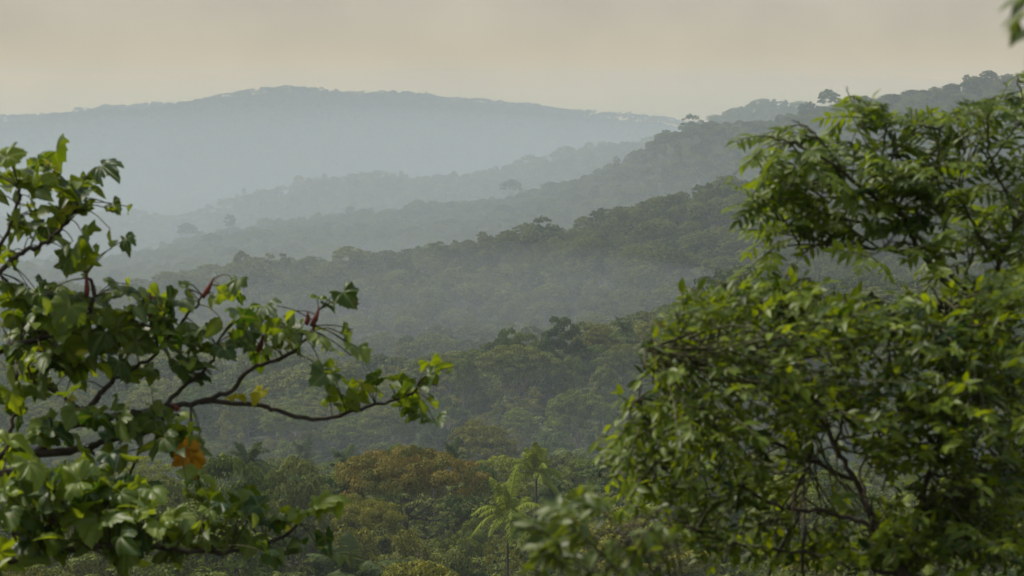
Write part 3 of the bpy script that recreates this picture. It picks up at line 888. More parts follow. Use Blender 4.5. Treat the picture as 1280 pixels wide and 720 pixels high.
# ---- left: tree with broad lobed leaves
YL = 9.0
fx, fy = at(-150, 700, YL)[:2]
base = np.array([fx, fy, float(ground(fx, fy)[0]) - 0.2])
root = thing('lobed_leaf_tree', 'near tree with broad lobed leaves and dark branches reaching in from the left', 'tree', tuple(base + [0, 0, 0.2]))
base = base + np.array([0, 0, 0.2])
K = 0.00299
tr_top = at(-120, 610, YL)
P = smooth_path([base - [0, 0, 0.2], base * 0.5 + tr_top * 0.5 + np.array([0.06, 0.05, 0]), tr_top, at(-105, 520, YL), at(-110, 400, YL + 0.1)], 5)
wood_part(root, 'trunk', [(P, np.linspace(0.11, 0.04, len(P)))], M['limb'], base, 12)
LBR = [
    ([(-112, 560), (-60, 470), (0, 440), (37, 426), (75, 414), (105, 394), (118, 368), (108, 342)], 0.016, 0.007),
    ([(-118, 610), (-60, 612), (20, 588), (47, 564), (85, 533), (101, 516), (122, 498), (140, 475), (152, 448)], 0.019, 0.008),
    ([(101, 516), (87, 502), (62, 487), (40, 475), (34, 455)], 0.008, 0.005),
    ([(47, 566), (109, 560), (136, 551), (171, 545), (210, 535)], 0.017, 0.006),
    ([(85, 533), (120, 524), (155, 518), (194, 512), (249, 502), (288, 487), (320, 459), (361, 444), (386, 419), (398, 388)], 0.015, 0.005),
    ([(249, 502), (320, 506), (350, 515), (400, 525), (440, 515), (480, 503), (514, 494), (524, 476)], 0.010, 0.005),
    ([(205, 508), (233, 481), (264, 453), (270, 430)], 0.009, 0.005),
    ([(-105, 480), (-50, 380), (5, 333), (28, 316), (52, 305), (80, 282), (96, 262), (93, 235)], 0.013, 0.005),
    ([(-20, 350), (5, 300), (22, 256), (24, 235)], 0.009, 0.005),
    ([(196, 440), (222, 410), (235, 392), (247, 380), (266, 349)], 0.007, 0.004),
    ([(140, 475), (170, 458), (196, 440), (190, 400), (187, 372)], 0.008, 0.005),
    ([(-118, 640), (-40, 700, 8.6), (40, 694, 8.3), (110, 684, 8.2), (175, 681, 8.2), (233, 689, 8.3), (300, 688, 8.5), (340, 678, 8.6), (367, 663, 8.6), (374, 648, 8.6)], 0.015, 0.005),
    ([(-60, 612), (-10, 580), (8, 560), (15, 533), (23, 498), (20, 470)], 0.012, 0.006),
    ([(0, 640), (40, 690), (60, 660), (62, 630)], 0.010, 0.006),
    ([(109, 560), (150, 600), (170, 575), (175, 555)], 0.007, 0.004),
]
lworld = []
for pts, r0, r1 in LBR:
    P, R = branch_world(pts, r0, r1, YL, 0.004)
    lworld.append(P)
    wood_part(root, 'branch', [(P, R)], M['limb'], base, 7)
allb = np.concatenate(lworld)
# red sheathed buds at the shoot tips
for (bx, by, ex, ey) in ((108, 372, 107, 340), (187, 398, 188, 366), (253, 372, 267, 347), (389, 408, 399, 383), (383, 406, 384, 390), (64, 668, 62, 632), (322, 440, 328, 418), (222, 514, 216, 504)):
    a, b = at(bx, by, YL - 0.02), at(ex, ey, YL - 0.02)
    if by > 600:
        a, b = at(bx, by, 8.3), at(ex, ey, 8.3)
    wood_part(root, 'bud', [(smooth_path([a, (a + b) / 2 + np.array([0.004, 0, 0]), b], 3), np.interp(np.linspace(0, 1, 7), [0, 0.35, 1], [0.008, 0.0115, 0.002]))], M['bud'], base, 7)

CL = [  # picture x, y, spread x, spread y, number, leaf px, distance
    (8, 210, 22, 20, 7, 40, 9.0), (40, 225, 22, 24, 7, 38, 9.0), (75, 228, 20, 16, 6, 40, 9.0), (108, 232, 22, 14, 5, 42, 9.0),
    (68, 200, 10, 5, 1, 44, 9.0), (128, 213, 8, 5, 1, 46, 9.0), (15, 270, 22, 24, 8, 40, 9.1), (60, 270, 25, 20, 8, 38, 9.1), (100, 265, 25, 14, 6, 36, 9.0),
    (142, 262, 12, 6, 2, 34, 9.0), (148, 300, 12, 8, 2, 46, 9.0), (45, 295, 25, 14, 5, 36, 9.1), (10, 320, 14, 14, 3, 32, 9.1),
    (80, 322, 22, 14, 4, 46, 8.9), (110, 330, 12, 10, 2, 38, 9.0),
    (20, 375, 28, 18, 9, 42, 9.1), (65, 372, 26, 18, 8, 44, 9.0), (60, 395, 28, 18, 8, 46, 8.9), (30, 410, 30, 20, 8, 42, 9.2), (110, 395, 26, 22, 8, 40, 9.1),
    (150, 370, 26, 14, 7, 36, 9.1), (185, 375, 20, 16, 6, 36, 9.0), (160, 405, 28, 22, 9, 44, 9.0), (205, 395, 20, 18, 6, 38, 9.0), (235, 360, 10, 10, 3, 24, 9.0),
    (225, 378, 18, 10, 3, 36, 9.0), (285, 360, 16, 10, 4, 30, 9.0), (265, 372, 12, 8, 2, 28, 9.0), (20, 450, 28, 20, 8, 44, 9.2), (70, 450, 28, 20, 9, 46, 9.1),
    (120, 440, 26, 22, 8, 44, 9.1), (165, 430, 26, 20, 7, 44, 9.0), (205, 425, 20, 16, 6, 40, 9.0), (245, 420, 22, 14, 5, 40, 9.0), (60, 480, 30, 14, 6, 42, 9.1), (15, 505, 20, 12, 4, 46, 9.1),
    (240, 460, 22, 12, 5, 36, 9.0), (185, 470, 18, 12, 4, 38, 9.0), (275, 440, 14, 14, 3, 36, 9.0), (300, 395, 20, 14, 5, 40, 9.0), (330, 392, 20, 10, 5, 40, 9.0), (318, 420, 20, 16, 6, 38, 9.0),
    (355, 405, 22, 14, 6, 38, 9.0), (362, 430, 24, 12, 6, 36, 9.0), (330, 445, 16, 10, 4, 36, 9.0), (395, 420, 20, 14, 6, 36, 9.0), (430, 372, 10, 8, 2, 38, 9.0), (408, 380, 10, 8, 2, 26, 9.0),
    (430, 430, 18, 12, 4, 42, 9.0), (452, 442, 8, 8, 2, 40, 9.0), (405, 470, 22, 8, 4, 36, 9.0), (440, 490, 22, 10, 5, 34, 9.0), (470, 485, 16, 8, 3, 34, 9.0), (425, 500, 20, 8, 3, 34, 9.0),
    (500, 495, 20, 10, 4, 36, 9.0), (520, 510, 16, 12, 4, 36, 9.0), (540, 466, 16, 6, 3, 36, 9.0), (562, 460, 8, 4, 2, 34, 9.0), (535, 495, 12, 8, 2, 30, 9.0), (552, 524, 6, 4, 1, 40, 9.0), (505, 478, 10, 5, 2, 28, 9.0),
    (120, 520, 30, 10, 5, 44, 9.0), (155, 535, 24, 12, 5, 46, 8.9), (200, 525, 22, 10, 4, 42, 8.9), (240, 540, 14, 10, 3, 40, 8.8), (215, 555, 22, 10, 5, 46, 8.7), (250, 570, 18, 10, 3, 40, 8.7),
    (60, 590, 26, 10, 4, 60, 8.2), (55, 615, 26, 12, 5, 62, 8.2), (20, 650, 22, 14, 6, 56, 8.2), (60, 680, 30, 18, 7, 54, 8.2), (20, 700, 24, 12, 5, 54, 8.2), (105, 620, 30, 20, 8, 52, 8.2), (130, 650, 32, 20, 9, 54, 8.2),
    (170, 620, 28, 22, 8, 48, 8.3), (190, 650, 28, 20, 7, 48, 8.3), (150, 690, 32, 16, 7, 50, 8.3), (210, 690, 26, 14, 6, 46, 8.4), (150, 575, 28, 14, 5, 46, 8.6), (110, 585, 20, 10, 4, 46, 8.5),
    (245, 600, 20, 12, 4, 40, 8.5), (265, 630, 22, 14, 5, 40, 8.4), (255, 665, 24, 16, 6, 42, 8.4), (300, 640, 20, 12, 5, 42, 8.4), (320, 635, 14, 8, 3, 44, 8.4), (300, 675, 20, 12, 4, 40, 8.5), (345, 650, 14, 10, 4, 36, 8.5), (330, 690, 18, 8, 3, 36, 8.5),
    (365, 642, 10, 6, 2, 34, 8.5), (408, 628, 12, 8, 2, 52, 8.5), (380, 680, 20, 10, 4, 36, 8.6), (415, 690, 14, 10, 3, 34, 8.6), (5, 620, 16, 10, 3, 50, 8.2), (10, 560, 18, 14, 4, 46, 9.1), (70, 545, 24, 10, 3, 44, 9.1),
]
fol, yel, wilt = Acc(), Acc(), Acc()
UPZ = np.array([0, 0, 1.0])


def hang_leaf(acc, x, y, lpx, Yd, tone, cx=None, face=0.15, stalk=True):
    c = at(x, y, Yd)
    L = lpx * Yd / FPX * rng.uniform(0.8, 1.15)
    out = np.array([0.0, 0, 0]) if cx is None else (c - cx)
    A = unit(unit(out + 1e-6) * 0.9 + rng.normal(size=3) * np.array([0.7, 0.7, 0.4]) + np.array([0.15, -0.1, -0.42]))
    Nn = unit(UPZ * 0.8 + np.array([0, -face, 0]) + rng.normal(size=3) * 0.5)
    O = c - A * L * 0.4
    place(acc, PALMS[rng.integers(4)] if rng.uniform() < 0.6 else BROAD[rng.integers(2)], O - base, A, Nn, L * rng.uniform(0.58, 0.82), tone, wid=rng.uniform(0.6, 0.92))
    if stalk:
        j = np.argmin(((allb - O) ** 2).sum(1) + np.maximum(0, allb[:, 2] - O[2]) * 0.02)
        s = allb[j]
        d = np.linalg.norm(O - s)
        if d < 0.45:
            Pp = smooth_path([s, (s + O) / 2 + np.array([0, 0, 0.06 * d]), O], 3)
            tube(fol, Pp - base, np.linspace(0.0026, 0.0018, len(Pp)), 5, mi=1)


for (x, y, sx, sy, n, lp, Yd) in CL:
    cx = at(x, y + 6, Yd)
    for k in range(int(n * ((1.6 if y > 540 else 1.3) if x < 260 else 0.98) + 0.5)):
        lx, ly = x + rng.normal() * sx * 0.62, y + rng.normal() * sy * 0.62
        hang_leaf(fol, lx, ly, lp, Yd + rng.normal() * 0.16, np.clip(rng.normal(0.44, 0.30), 0, 1), cx)
o = link('foliage', fol.mesh('lobed_foliage', [M['lobed'], M['limb_green']], True), root)
# yellowing leaves and the withered orange pair, each its own part
for (x, y, lp) in ((290, 424, 44), (462, 478, 36), (318, 500, 44), (300, 494, 34), (70, 208, 30), (88, 498, 40), (105, 440, 32), (50, 436, 26), (90, 260, 22), (365, 660, 34), (52, 545, 34)):
    a = Acc()
    hang_leaf(a, x, y, lp * 0.82, 8.9, rng.uniform(0.2, 0.9), None, 0.7, False)
    l = link('yellow_leaf', a.mesh('yellow_leaf', [M['lobed_yellow']], True), root)
    l['label'] = 'yellowing lobed leaf'
for (x, y, lp, ax) in ((225, 576, 38, (-0.5, -0.1, -0.85)), (244, 588, 46, (0.35, -0.1, -0.9))):
    a = Acc()
    c = at(x, y, 8.6); L = lp * 8.6 / FPX
    A = unit(np.array(ax)); place(a, PALMS[3], c - A * L * 0.45 - base, A, np.array([0.5, -0.8, 0.2]), L * 0.74, 0.5, wid=0.62)
    l = link('withered_leaf', a.mesh('withered_leaf', [M['lobed_orange']], True), root)
    l['label'] = 'withered orange hanging leaf'

# ---- right, upper: tree with feathery leaves
YR = 7.6
fx, fy = at(1330, 700, YR)[:2]
base = np.array([fx, fy, float(ground(fx, fy)[0])])
root = thing('feather_leaved_tree', 'near tree with feathery paired leaflets rising on the right above the bushy one', 'tree', tuple(base))
P = smooth_path([base - [0, 0, 0.2], at(1330, 700, YR), at(1305, 560, YR), at(1262, 450, YR), at(1240, 425, YR)], 5)
wood_part(root, 'trunk', [(P, np.linspace(0.09, 0.03, len(P)))], M['limb_green'], base, 12)
RBR = [
    ([(1245, 430), (1211, 386), (1173, 343), (1144, 306), (1130, 272), (1097, 249), (1069, 228), (1040, 205), (1005, 184), (975, 174), (956, 170)], 0.017, 0.003),
    ([(1240, 425), (1206, 362), (1168, 320), (1140, 285), (1116, 249), (1102, 202), (1107, 154), (1100, 128)], 0.012, 0.003),
    ([(1135, 291), (1088, 282), (1050, 272), (1010, 258), (965, 250), (945, 250)], 0.008, 0.003),
    ([(1144, 320), (1100, 312), (1050, 308), (998, 306), (965, 312), (945, 328)], 0.007, 0.002),
    ([(1080, 238), (1040, 240), (990, 225), (962, 224)], 0.006, 0.002),
    ([(1262, 450), (1262, 390), (1248, 329), (1267, 291), (1262, 250), (1240, 200), (1235, 150), (1245, 120)], 0.012, 0.003),
    ([(1168, 320), (1180, 270), (1170, 220), (1175, 170), (1165, 135)], 0.008, 0.003),
    ([(1248, 329), (1215, 280), (1200, 230), (1205, 180), (1200, 140)], 0.008, 0.003),
    ([(1102, 202), (1080, 160), (1065, 125), (1058, 108)], 0.006, 0.002),
    ([(1267, 291), (1290, 240), (1292, 170), (1275, 110), (1270, 92)], 0.008, 0.003),
    ([(1144, 306), (1120, 302), (1100, 312), (1085, 322)], 0.004, 0.002),
    ([(1200, 375), (1215, 320), (1235, 285), (1250, 265)], 0.006, 0.002),
    ([(1060, 222), (1030, 180), (1010, 160), (990, 150)], 0.005, 0.002),
    ([(1097, 249), (1050, 246), (1020, 262), (990, 282), (970, 292)], 0.005, 0.002),
]
feath = Acc()
tips = []
for pts, r0, r1 in RBR:
    P, R = branch_world(pts, r0 * 0.72, r1 * 0.8, YR, 0.003)
    # give the boughs depth of their own
    dv = rng.uniform(-0.5, 0.5)
    P = P * (1 + (np.linspace(0, 1, len(P)) ** 1.5)[:, None] * dv / YR)
    wood_part(root, 'branch', [(P, R)], M['limb_green'], base, 7)
    tips.append((P, R))


def pinnate(acc, o, d, L, pairs, lf, tone, up):
    """compound leaf: stalk with paired leaflets"""
    tt = np.linspace(0, 1, 6)[:, None]
    path = o + d * tt * L + np.array([0, 0, -1.0]) * (tt ** 2) * L * 0.14
    tube(acc, path - base, np.linspace(0.0022, 0.001, 6), 4, mi=1)
    u = np.repeat(np.linspace(0.18, 0.97, pairs), 2)
    sg = np.tile([1.0, -1.0], pairs)
    C = np.stack([np.interp(u, tt[:, 0], path[:, q]) for q in range(3)], 1)
    T = unit(np.gradient(path, axis=0))
    Tt = np.stack([np.interp(u, tt[:, 0], T[:, q]) for q in range(3)], 1)
    S = unit(np.cross(np.broadcast_to(up, Tt.shape), Tt))
    A = unit(S * sg[:, None] + Tt * 0.65 + np.array([0, 0, -0.18]) + rng.normal(size=C.shape) * 0.16)
    Nn = unit(np.broadcast_to(up, C.shape) + rng.normal(size=C.shape) * 0.25)
    ls = lf * (0.72 + 0.4 * np.sin(pi * u)) * rng.uniform(0.85, 1.1, len(u))
    place(acc, SLIM, C - base, A, Nn, ls, np.clip(tone + rng.normal(0, 0.08, len(u)), 0, 1))
    place(acc, SLIM, path[-1:] - base, T[-1:], up[None], lf * 0.95, tone)


def inside(e):
    ex = 640 + FPX * e[0] / e[1]; ey = EYE - FPX * e[2] / e[1]
    topl = np.interp(ex, [900, 930, 990, 1040, 1062, 1100, 1150, 1200, 1250, 1280, 1300], [220, 162, 142, 142, 100, 108, 122, 106, 90, 72, 60])
    return ey > topl and ex > 908


def dress(P, start, step, L, lf, spread=0.9):
    seg = np.linalg.norm(np.diff(P, axis=0), axis=1); s = np.concatenate([[0], np.cumsum(seg)])
    q = start * s[-1]
    side = 1
    while q < s[-1]:
        o = np.array([np.interp(q, s, P[:, i]) for i in range(3)])
        q2 = min(q + 0.05, s[-1])
        t = unit(np.array([np.interp(q2, s, P[:, i]) for i in range(3)]) - o + 1e-6)
        sv = unit(np.cross(t, UPZ + rng.normal(size=3) * 0.5))
        d = unit(t * 0.75 + sv * side * spread + UPZ * rng.uniform(-0.25, 0.4) + rng.normal(size=3) * 0.2)
        up = unit(UPZ + np.array([0, -0.25, 0]) + rng.normal(size=3) * 0.35)
        if not inside(o + d * L * 1.1 + UPZ * lf * 0.4):
            q += step * 0.5; side = -side
            continue
        pinnate(feath, o, d, L * rng.uniform(0.75, 1.2), rng.integers(4, 7), lf, np.clip(rng.normal(0.5, 0.2), 0, 1), up)
        side = -side
        q += step * rng.uniform(0.7, 1.3)
    t = unit(P[-1] - P[-3])
    if inside(P[-1] + t * L * 0.8):
        pinnate(feath, P[-1], t, L, 5, lf, 0.62, unit(UPZ + rng.normal(size=3) * 0.3))


for bi, (P, R) in enumerate(tips):
    dress(P, 0.5 if bi < 2 else (0.78 if bi in (3, 10) else 0.3), 0.044, 0.125, 0.049)
    # side twigs with leaves of their own
    seg = len(P)
    for k in range(9 if bi in (0, 1, 5, 6, 7, 9) else 6):
        i = rng.integers(int(seg * (0.42 if bi < 2 else 0.22)), seg - 1)
        t = unit(P[min(i + 1, seg - 1)] - P[i])
        d = unit(t * 0.8 + rng.normal(size=3) * np.array([0.8, 0.9, 0.55]) + UPZ * 0.08)
        ln = rng.uniform(0.12, 0.30)
        e = P[i] + d * ln
        # stay inside the outline the photograph shows
        ex = 640 + FPX * e[0] / e[1]; ey = EYE - FPX * e[2] / e[1]
        topl = np.interp(ex, [900, 930, 990, 1040, 1062, 1100, 1150, 1200, 1250, 1280], [260, 165, 150, 160, 112, 122, 135, 125, 110, 92])
        if ey < topl + 2 or (ex < 1160 and ey > np.interp(ex, [930, 985, 1000, 1130, 1160], [335, 325, 292, 292, 320])) or ex < 938:
            continue
        Q = smooth_path([P[i], (P[i] + e) / 2 + rng.normal(size=3) * 0.012, e + np.array([0, 0, -0.1 * ln])], 4)
        tube(feath, Q - base, np.linspace(0.0035, 0.0015, len(Q)), 5, mi=1)
        dress(Q, 0.15, 0.046, 0.115, 0.047)
link('foliage', feath.mesh('feather_foliage', [M['pinnate'], M['limb_green']], True), root)

# ---- right, lower: dense bushy tree with small leaves
YB = 7.0
fx, fy = at(1150, 760, YB)[:2]
base = np.array([fx, fy, float(ground(fx, fy)[0])])
root = thing('bushy_tree', 'near dense tree with small yellow-green leaves filling the lower right', 'tree', tuple(base))
P = smooth_path([base - [0, 0, 0.2], at(1150, 860, YB), at(1140, 770, YB), at(1128, 720, YB), at(1120, 700, YB)], 5)
wood_part(root, 'trunk', [(P, np.linspace(0.05, 0.012, len(P)))], M['limb'], base, 12)
BBR = [
    ([(1128, 720), (1108, 680), (1090, 645), (1070, 600), (1045, 560), (1020, 500), (990, 450), (940, 400), (880, 368), (853, 358)], 0.016, 0.003),
    ([(1128, 720), (1150, 640), (1170, 560), (1200, 480), (1240, 400), (1262, 345)], 0.017, 0.004),
    ([(1108, 680), (1080, 655), (1030, 640), (980, 636), (930, 610), (870, 590), (800, 580), (750, 572)], 0.011, 0.003),
    ([(1070, 600), (1010, 575), (950, 545), (880, 515), (830, 500), (792, 502)], 0.010, 0.003),
    ([(1020, 500), (960, 470), (900, 445), (850, 438), (806, 437)], 0.008, 0.002),
    ([(1170, 560), (1130, 500), (1110, 440), (1100, 390), (1090, 365)], 0.010, 0.003),
    ([(1005, 740), (1003, 690), (1006, 640), (1004, 590), (1012, 540), (1000, 480)], 0.008, 0.004),
    ([(1150, 640), (1210, 600), (1260, 580), (1300, 560)], 0.010, 0.003),
    ([(1200, 480), (1240, 470), (1290, 450)], 0.007, 0.003),
    ([(1200, 480), (1190, 430), (1180, 395), (1175, 375)], 0.006, 0.002),
    ([(1090, 645), (1075, 600), (1085, 560), (1100, 530)], 0.007, 0.003),
    ([(1128, 720), (1060, 700), (1000, 690), (920, 680), (860, 655)], 0.010, 0.003),
    ([(1045, 560), (1055, 500), (1050, 440), (1040, 385)], 0.007, 0.002),
    ([(990, 450), (985, 410), (975, 370), (980, 350)], 0.005, 0.002),
    ([(960, 720), (985, 660), (1000, 600), (1025, 560)], 0.006, 0.003),
]
bw = []
for pts, r0, r1 in BBR:
    P, R = branch_world(pts, r0 * 0.7, r1, YB, 0.003)
    P = P * (1 + (np.linspace(0, 1, len(P)) ** 1.4)[:, None] * rng.uniform(-0.5, 0.7) / YB)
    wood_part(root, 'branch', [(P, R)], M['limb'], base, 7)
    bw.append(P)
bw = np.concatenate(bw)
BLOB = [
    (866, 364, 16, 9, 9), (905, 374, 32, 18, 26), (950, 368, 40, 20, 34), (1000, 366, 36, 14, 26), (1055, 384, 44, 18, 38), (1115, 392, 44, 18, 34), (1180, 404, 44, 20, 34), (1238, 362, 32, 28, 40), (1272, 350, 24, 26, 30),
    (826, 440, 20, 9, 10), (870, 432, 36, 26, 34), (930, 430, 48, 34, 56), (1005, 420, 54, 36, 66), (1090, 430, 56, 36, 66), (1165, 440, 50, 36, 56), (1245, 430, 48, 44, 66),
    (890, 490, 42, 26, 36), (970, 485, 54, 36, 56), (1050, 490, 56, 36, 56), (1135, 500, 56, 34, 56), (1220, 500, 56, 40, 62), (1280, 520, 30, 50, 36),
    (848, 398, 14, 14, 12), (846, 470, 22, 14, 16), (800, 506, 26, 12, 14), (845, 528, 46, 24, 40), (915, 545, 54, 30, 50), (990, 540, 40, 24, 26), (1150, 560, 54, 30, 46), (1235, 565, 54, 28, 44),
    (775, 560, 30, 18, 26), (825, 586, 44, 28, 44), (895, 605, 50, 28, 44), (955, 620, 36, 26, 24), (1165, 618, 34, 22, 20), (1100, 560, 26, 24, 16), (1240, 610, 40, 16, 14),
    (850, 650, 40, 22, 26), (925, 680, 50, 24, 30), (1010, 690, 44, 22, 22), (1090, 700, 44, 20, 22), (1135, 650, 32, 22, 16), (800, 620, 36, 20, 22), (1200, 690, 44, 22, 40), (1060, 630, 30, 16, 6), (1180, 655, 50, 24, 44), (1245, 650, 40, 26, 44), (1262, 700, 36, 20, 30), (1130, 695, 46, 22, 36), (1070, 695, 40, 18, 24), (1270, 590, 26, 26, 26), (980, 700, 40, 16, 16),
]
bl = Acc()
for (x, y, rx, ry, n) in BLOB:
    for k in range(int(n * (1.0 if x > 1110 or y < 400 else 0.78))):
        q = rng.normal(size=2) * 0.62
        Yd = YB + rng.normal() * 0.38 + (0.25 if y > 560 else 0)
        e = at(x + q[0] * rx, y + q[1] * ry, Yd)
        j = np.argsort(((bw - e) ** 2).sum(1))[rng.integers(0, 6)]
        s = bw[j]
        d = e - s
        ln = min(np.linalg.norm(d), rng.uniform(0.10, 0.18))
        d = unit(d + np.array([-0.03, 0, 0.05]))
        st = e - d * ln
        Q = smooth_path([st, (st + e) / 2 + rng.normal(size=3) * 0.008, e], 3)
        tube(bl, Q - base, np.linspace(0.0024, 0.0011, len(Q)), 4, mi=1)
        m = rng.integers(7, 12)
        u = np.linspace(0.15, 1.0, m)
        ii = np.linspace(0, 1, len(Q))
        C = np.stack([np.interp(u, ii, Q[:, i]) for i in range(3)], 1)
        sv = unit(np.cross(d, UPZ + rng.normal(size=3) * 0.4))
        sg = np.where(np.arange(m) % 2 == 0, 1.0, -1.0)[:, None]
        A = unit(d * 0.7 + sv * sg * 0.9 + rng.normal(size=(m, 3)) * 0.35 + np.array([0, 0, -0.15]))
        A[-1] = unit(d + np.array([0, 0, -0.2]))
        Nn = unit(UPZ + np.array([0, -0.25, 0]) + rng.normal(size=(m, 3)) * 0.45)
        tn = np.clip(rng.normal(0.48, 0.2) + rng.normal(0, 0.1, m), 0, 1)
        place(bl, OVAL, C - base, A, Nn, rng.uniform(0.028, 0.050, m), tn)
        if k % 3 == 0 and np.linalg.norm(st - s) < 0.6:
            W = smooth_path([s, (s + st) / 2 + rng.normal(size=3) * 0.03, st], 3)
            tube(bl, W - base, np.linspace(0.004, 0.0022, len(W)), 4, mi=1)
link('foliage', bl.mesh('bushy_foliage', [M['bushy'], M['limb_green']], True), root)


# ---- close shrub at the bottom, and the branch tip in the upper right corner
def spray_plant(name, label, cat, basexy, stems, Yd, leafpx, per, r0, matl, stemmat, trunk=None):
    global base
    bx, by = basexy
    base = np.array([bx, by, float(ground(bx, by)[0])])
    root = thing(name, label, cat, tuple(base))
    lf = Acc()
    if trunk is not None:
        T = smooth_path([base - [0, 0, 0.15]] + trunk, 5)
        wood_part(root, 'trunk', [(T, np.linspace(0.05, 0.02, len(T)))], stemmat, base, 10)
    for pts in stems:
        W = [base - np.array([0, 0, 0.1])] if trunk is None else [trunk[-1]]
        W += [at(p[0], p[1], p[2] if len(p) > 2 else Yd) for p in pts]
        P = smooth_path(W, 6)
        wood_part(root, 'stem' if trunk is None else 'branch', [(P, np.linspace(r0, 0.0016, len(P)))], stemmat, base, 6)
        seg = np.linalg.norm(np.diff(P, axis=0), axis=1); s = np.concatenate([[0], np.cumsum(seg)])
        a = np.linspace(max(0, s[-1] - per[1]), s[-1], per[0])
        C = np.stack([np.interp(a, s, P[:, i]) for i in range(3)], 1)
        T = np.stack([np.gradient(C[:, i]) for i in range(3)], 1); T = unit(T)
        n = len(C)
        sv = unit(np.cross(T, UPZ + rng.normal(size=(n, 3)) * 0.9))
        sg = np.where(np.arange(n) % 2 == 0, 1.0, -1.0)[:, None]
        A = unit(T * 0.6 + sv * sg + rng.normal(size=(n, 3)) * 0.35 + np.array([0, 0, -0.2]))
        Nn = unit(UPZ + np.array([0, -0.3, 0]) + rng.normal(size=(n, 3)) * 0.45)
        place(lf, OVAL, C + rng.normal(size=C.shape) * 0.004 - base, A, Nn, leafpx / FPX * Yd * rng.uniform(0.75, 1.2, n), np.clip(rng.normal(0.5, 0.2, n), 0, 1))
    link('foliage', lf.mesh(name + '_foliage', [matl], True), root)
    return root


p = at(960, 860, 4.6)
st = []
for (x, y) in ((665, 650), (700, 632), (735, 618), (705, 684), (660, 700), (720, 660), (680, 680)):
    st.append([(930 + (x - 930) * 0.35, 850 - 0.25 * (850 - y), 4.6), (930 + (x - 930) * 0.75, y + 60 - 0.1 * (y - 600), 4.6 + rng.uniform(-0.2, 0.2)), (x + 12, y + 14, 4.6 + rng.uniform(-0.3, 0.3)), (x - 8, y, 4.6 + rng.uniform(-0.3, 0.3))])
spray_plant('leafy_shrub', 'blurred close leafy shrub at the bottom in front of the bushy tree', 'shrub', (p[0], p[1]), st, 4.6, 26, (56, 0.52), 0.0026, M['near'], M['limb'])
p = at(1720, 300, 3.0)
top = at(1500, -120, 3.0)
spray_plant('overhanging_tree', 'tree beside the frame whose drooping leafy tip hangs into the upper right corner', 'tree', (p[0], p[1]),
            [[(1380, -80, 3.0), (1310, -45, 3.0), (1282, -12, 3.0), (1270, 30, 3.0)], [(1400, -120, 3.0), (1340, -60, 2.95), (1300, 0, 2.95), (1283, 42, 2.95)]],
            3.0, 42, (14, 0.085), 0.006, M['near'], M['limb'], [np.array([p[0], p[1], -1.0]), np.array([p[0] - 0.05, p[1], 0.0]), top])

# ------------------------------------------------------------------ air
def volume_box(name, lo, hi, color, density, aniso, label):
    x0, y0, z0 = lo; x1, y1, z1 = hi
    V = [(x0, y0, z0), (x1, y0, z0), (x1, y1, z0), (x0, y1, z0), (x0, y0, z1), (x1, y0, z1), (x1, y1, z1), (x0, y1, z1)]
    Q = [(0, 3, 2, 1), (4, 5, 6, 7), (0, 1, 5, 4), (1, 2, 6, 5), (2, 3, 7, 6), (3, 0, 4, 7)]
    m, nt, N, L = mat(name + '_air')
    out = N.new('ShaderNodeOutputMaterial')
    v = N.new('ShaderNodeVolumePrincipled')
    v.inputs['Color'].default_value = (*color, 1); v.inputs['Density'].default_value = density; v.inputs['Anisotropy'].default_value = aniso
    L.new(v.outputs[0], out.inputs['Volume'])
    o = link(name, new_mesh(name, V, Q, None, [m]))
    o['kind'] = 'stuff'; o['label'] = label; o['category'] = 'haze'
    return o


volume_box('haze', (-5800, -5800, -330), (5800, 5800, 60), (0.62, 0.70, 0.76), 1.85e-4, 0.0, 'thin blue-grey haze filling the whole valley')


def mist_bank(c, rad, color, density, label, power=2.3, wavy=0.08):
    """a low heap of valley mist, thinning upwards and outwards"""
    nu, nv = 64, 40
    g = np.random.default_rng(5)
    ph = g.uniform(0, 6.28, 4)
    V = [(0, 0, 1.0)]
    for j in range(1, nv + 1):
        f = j / nv
        for i in range(nu):
            a = 2 * pi * i / nu
            k = f * (1 + 0.10 * sin(2 * a + ph[0]) + 0.07 * sin(3 * a + ph[1]))
            h = (1 - f ** power) * (1 - wavy * f * (1 + sin(3 * a + ph[2]) + 0.6 * sin(7 * a + 9 * f + ph[3]))) if j < nv else 0.0
            V.append((k * sin(a), k * cos(a), h))
    V.append((0, 0, -0.25))
    Q = [(1 + (j - 1) * nu + i, 1 + j * nu + i, 1 + j * nu + (i + 1) % nu, 1 + (j - 1) * nu + (i + 1) % nu) for j in range(1, nv) for i in range(nu)]
    T = [(0, 1 + i, 1 + (i + 1) % nu) for i in range(nu)] + [(len(V) - 1, 1 + (nv - 1) * nu + (i + 1) % nu, 1 + (nv - 1) * nu + i) for i in range(nu)]
    m, nt, N, L = mat('mist_air')
    out = N.new('ShaderNodeOutputMaterial')
    v = N.new('ShaderNodeVolumePrincipled')
    v.inputs['Color'].default_value = (*color, 1); v.inputs['Density'].default_value = density; v.inputs['Anisotropy'].default_value = 0.0
    L.new(v.outputs[0], out.inputs['Volume'])
    o = link('mist', new_mesh('mist', np.array(V) * np.array(rad), np.array(Q)[:, ::-1], np.array(T)[:, ::-1], [m], True), None, c)
    o['kind'] = 'stuff'; o['label'] = label; o['category'] = 'mist'


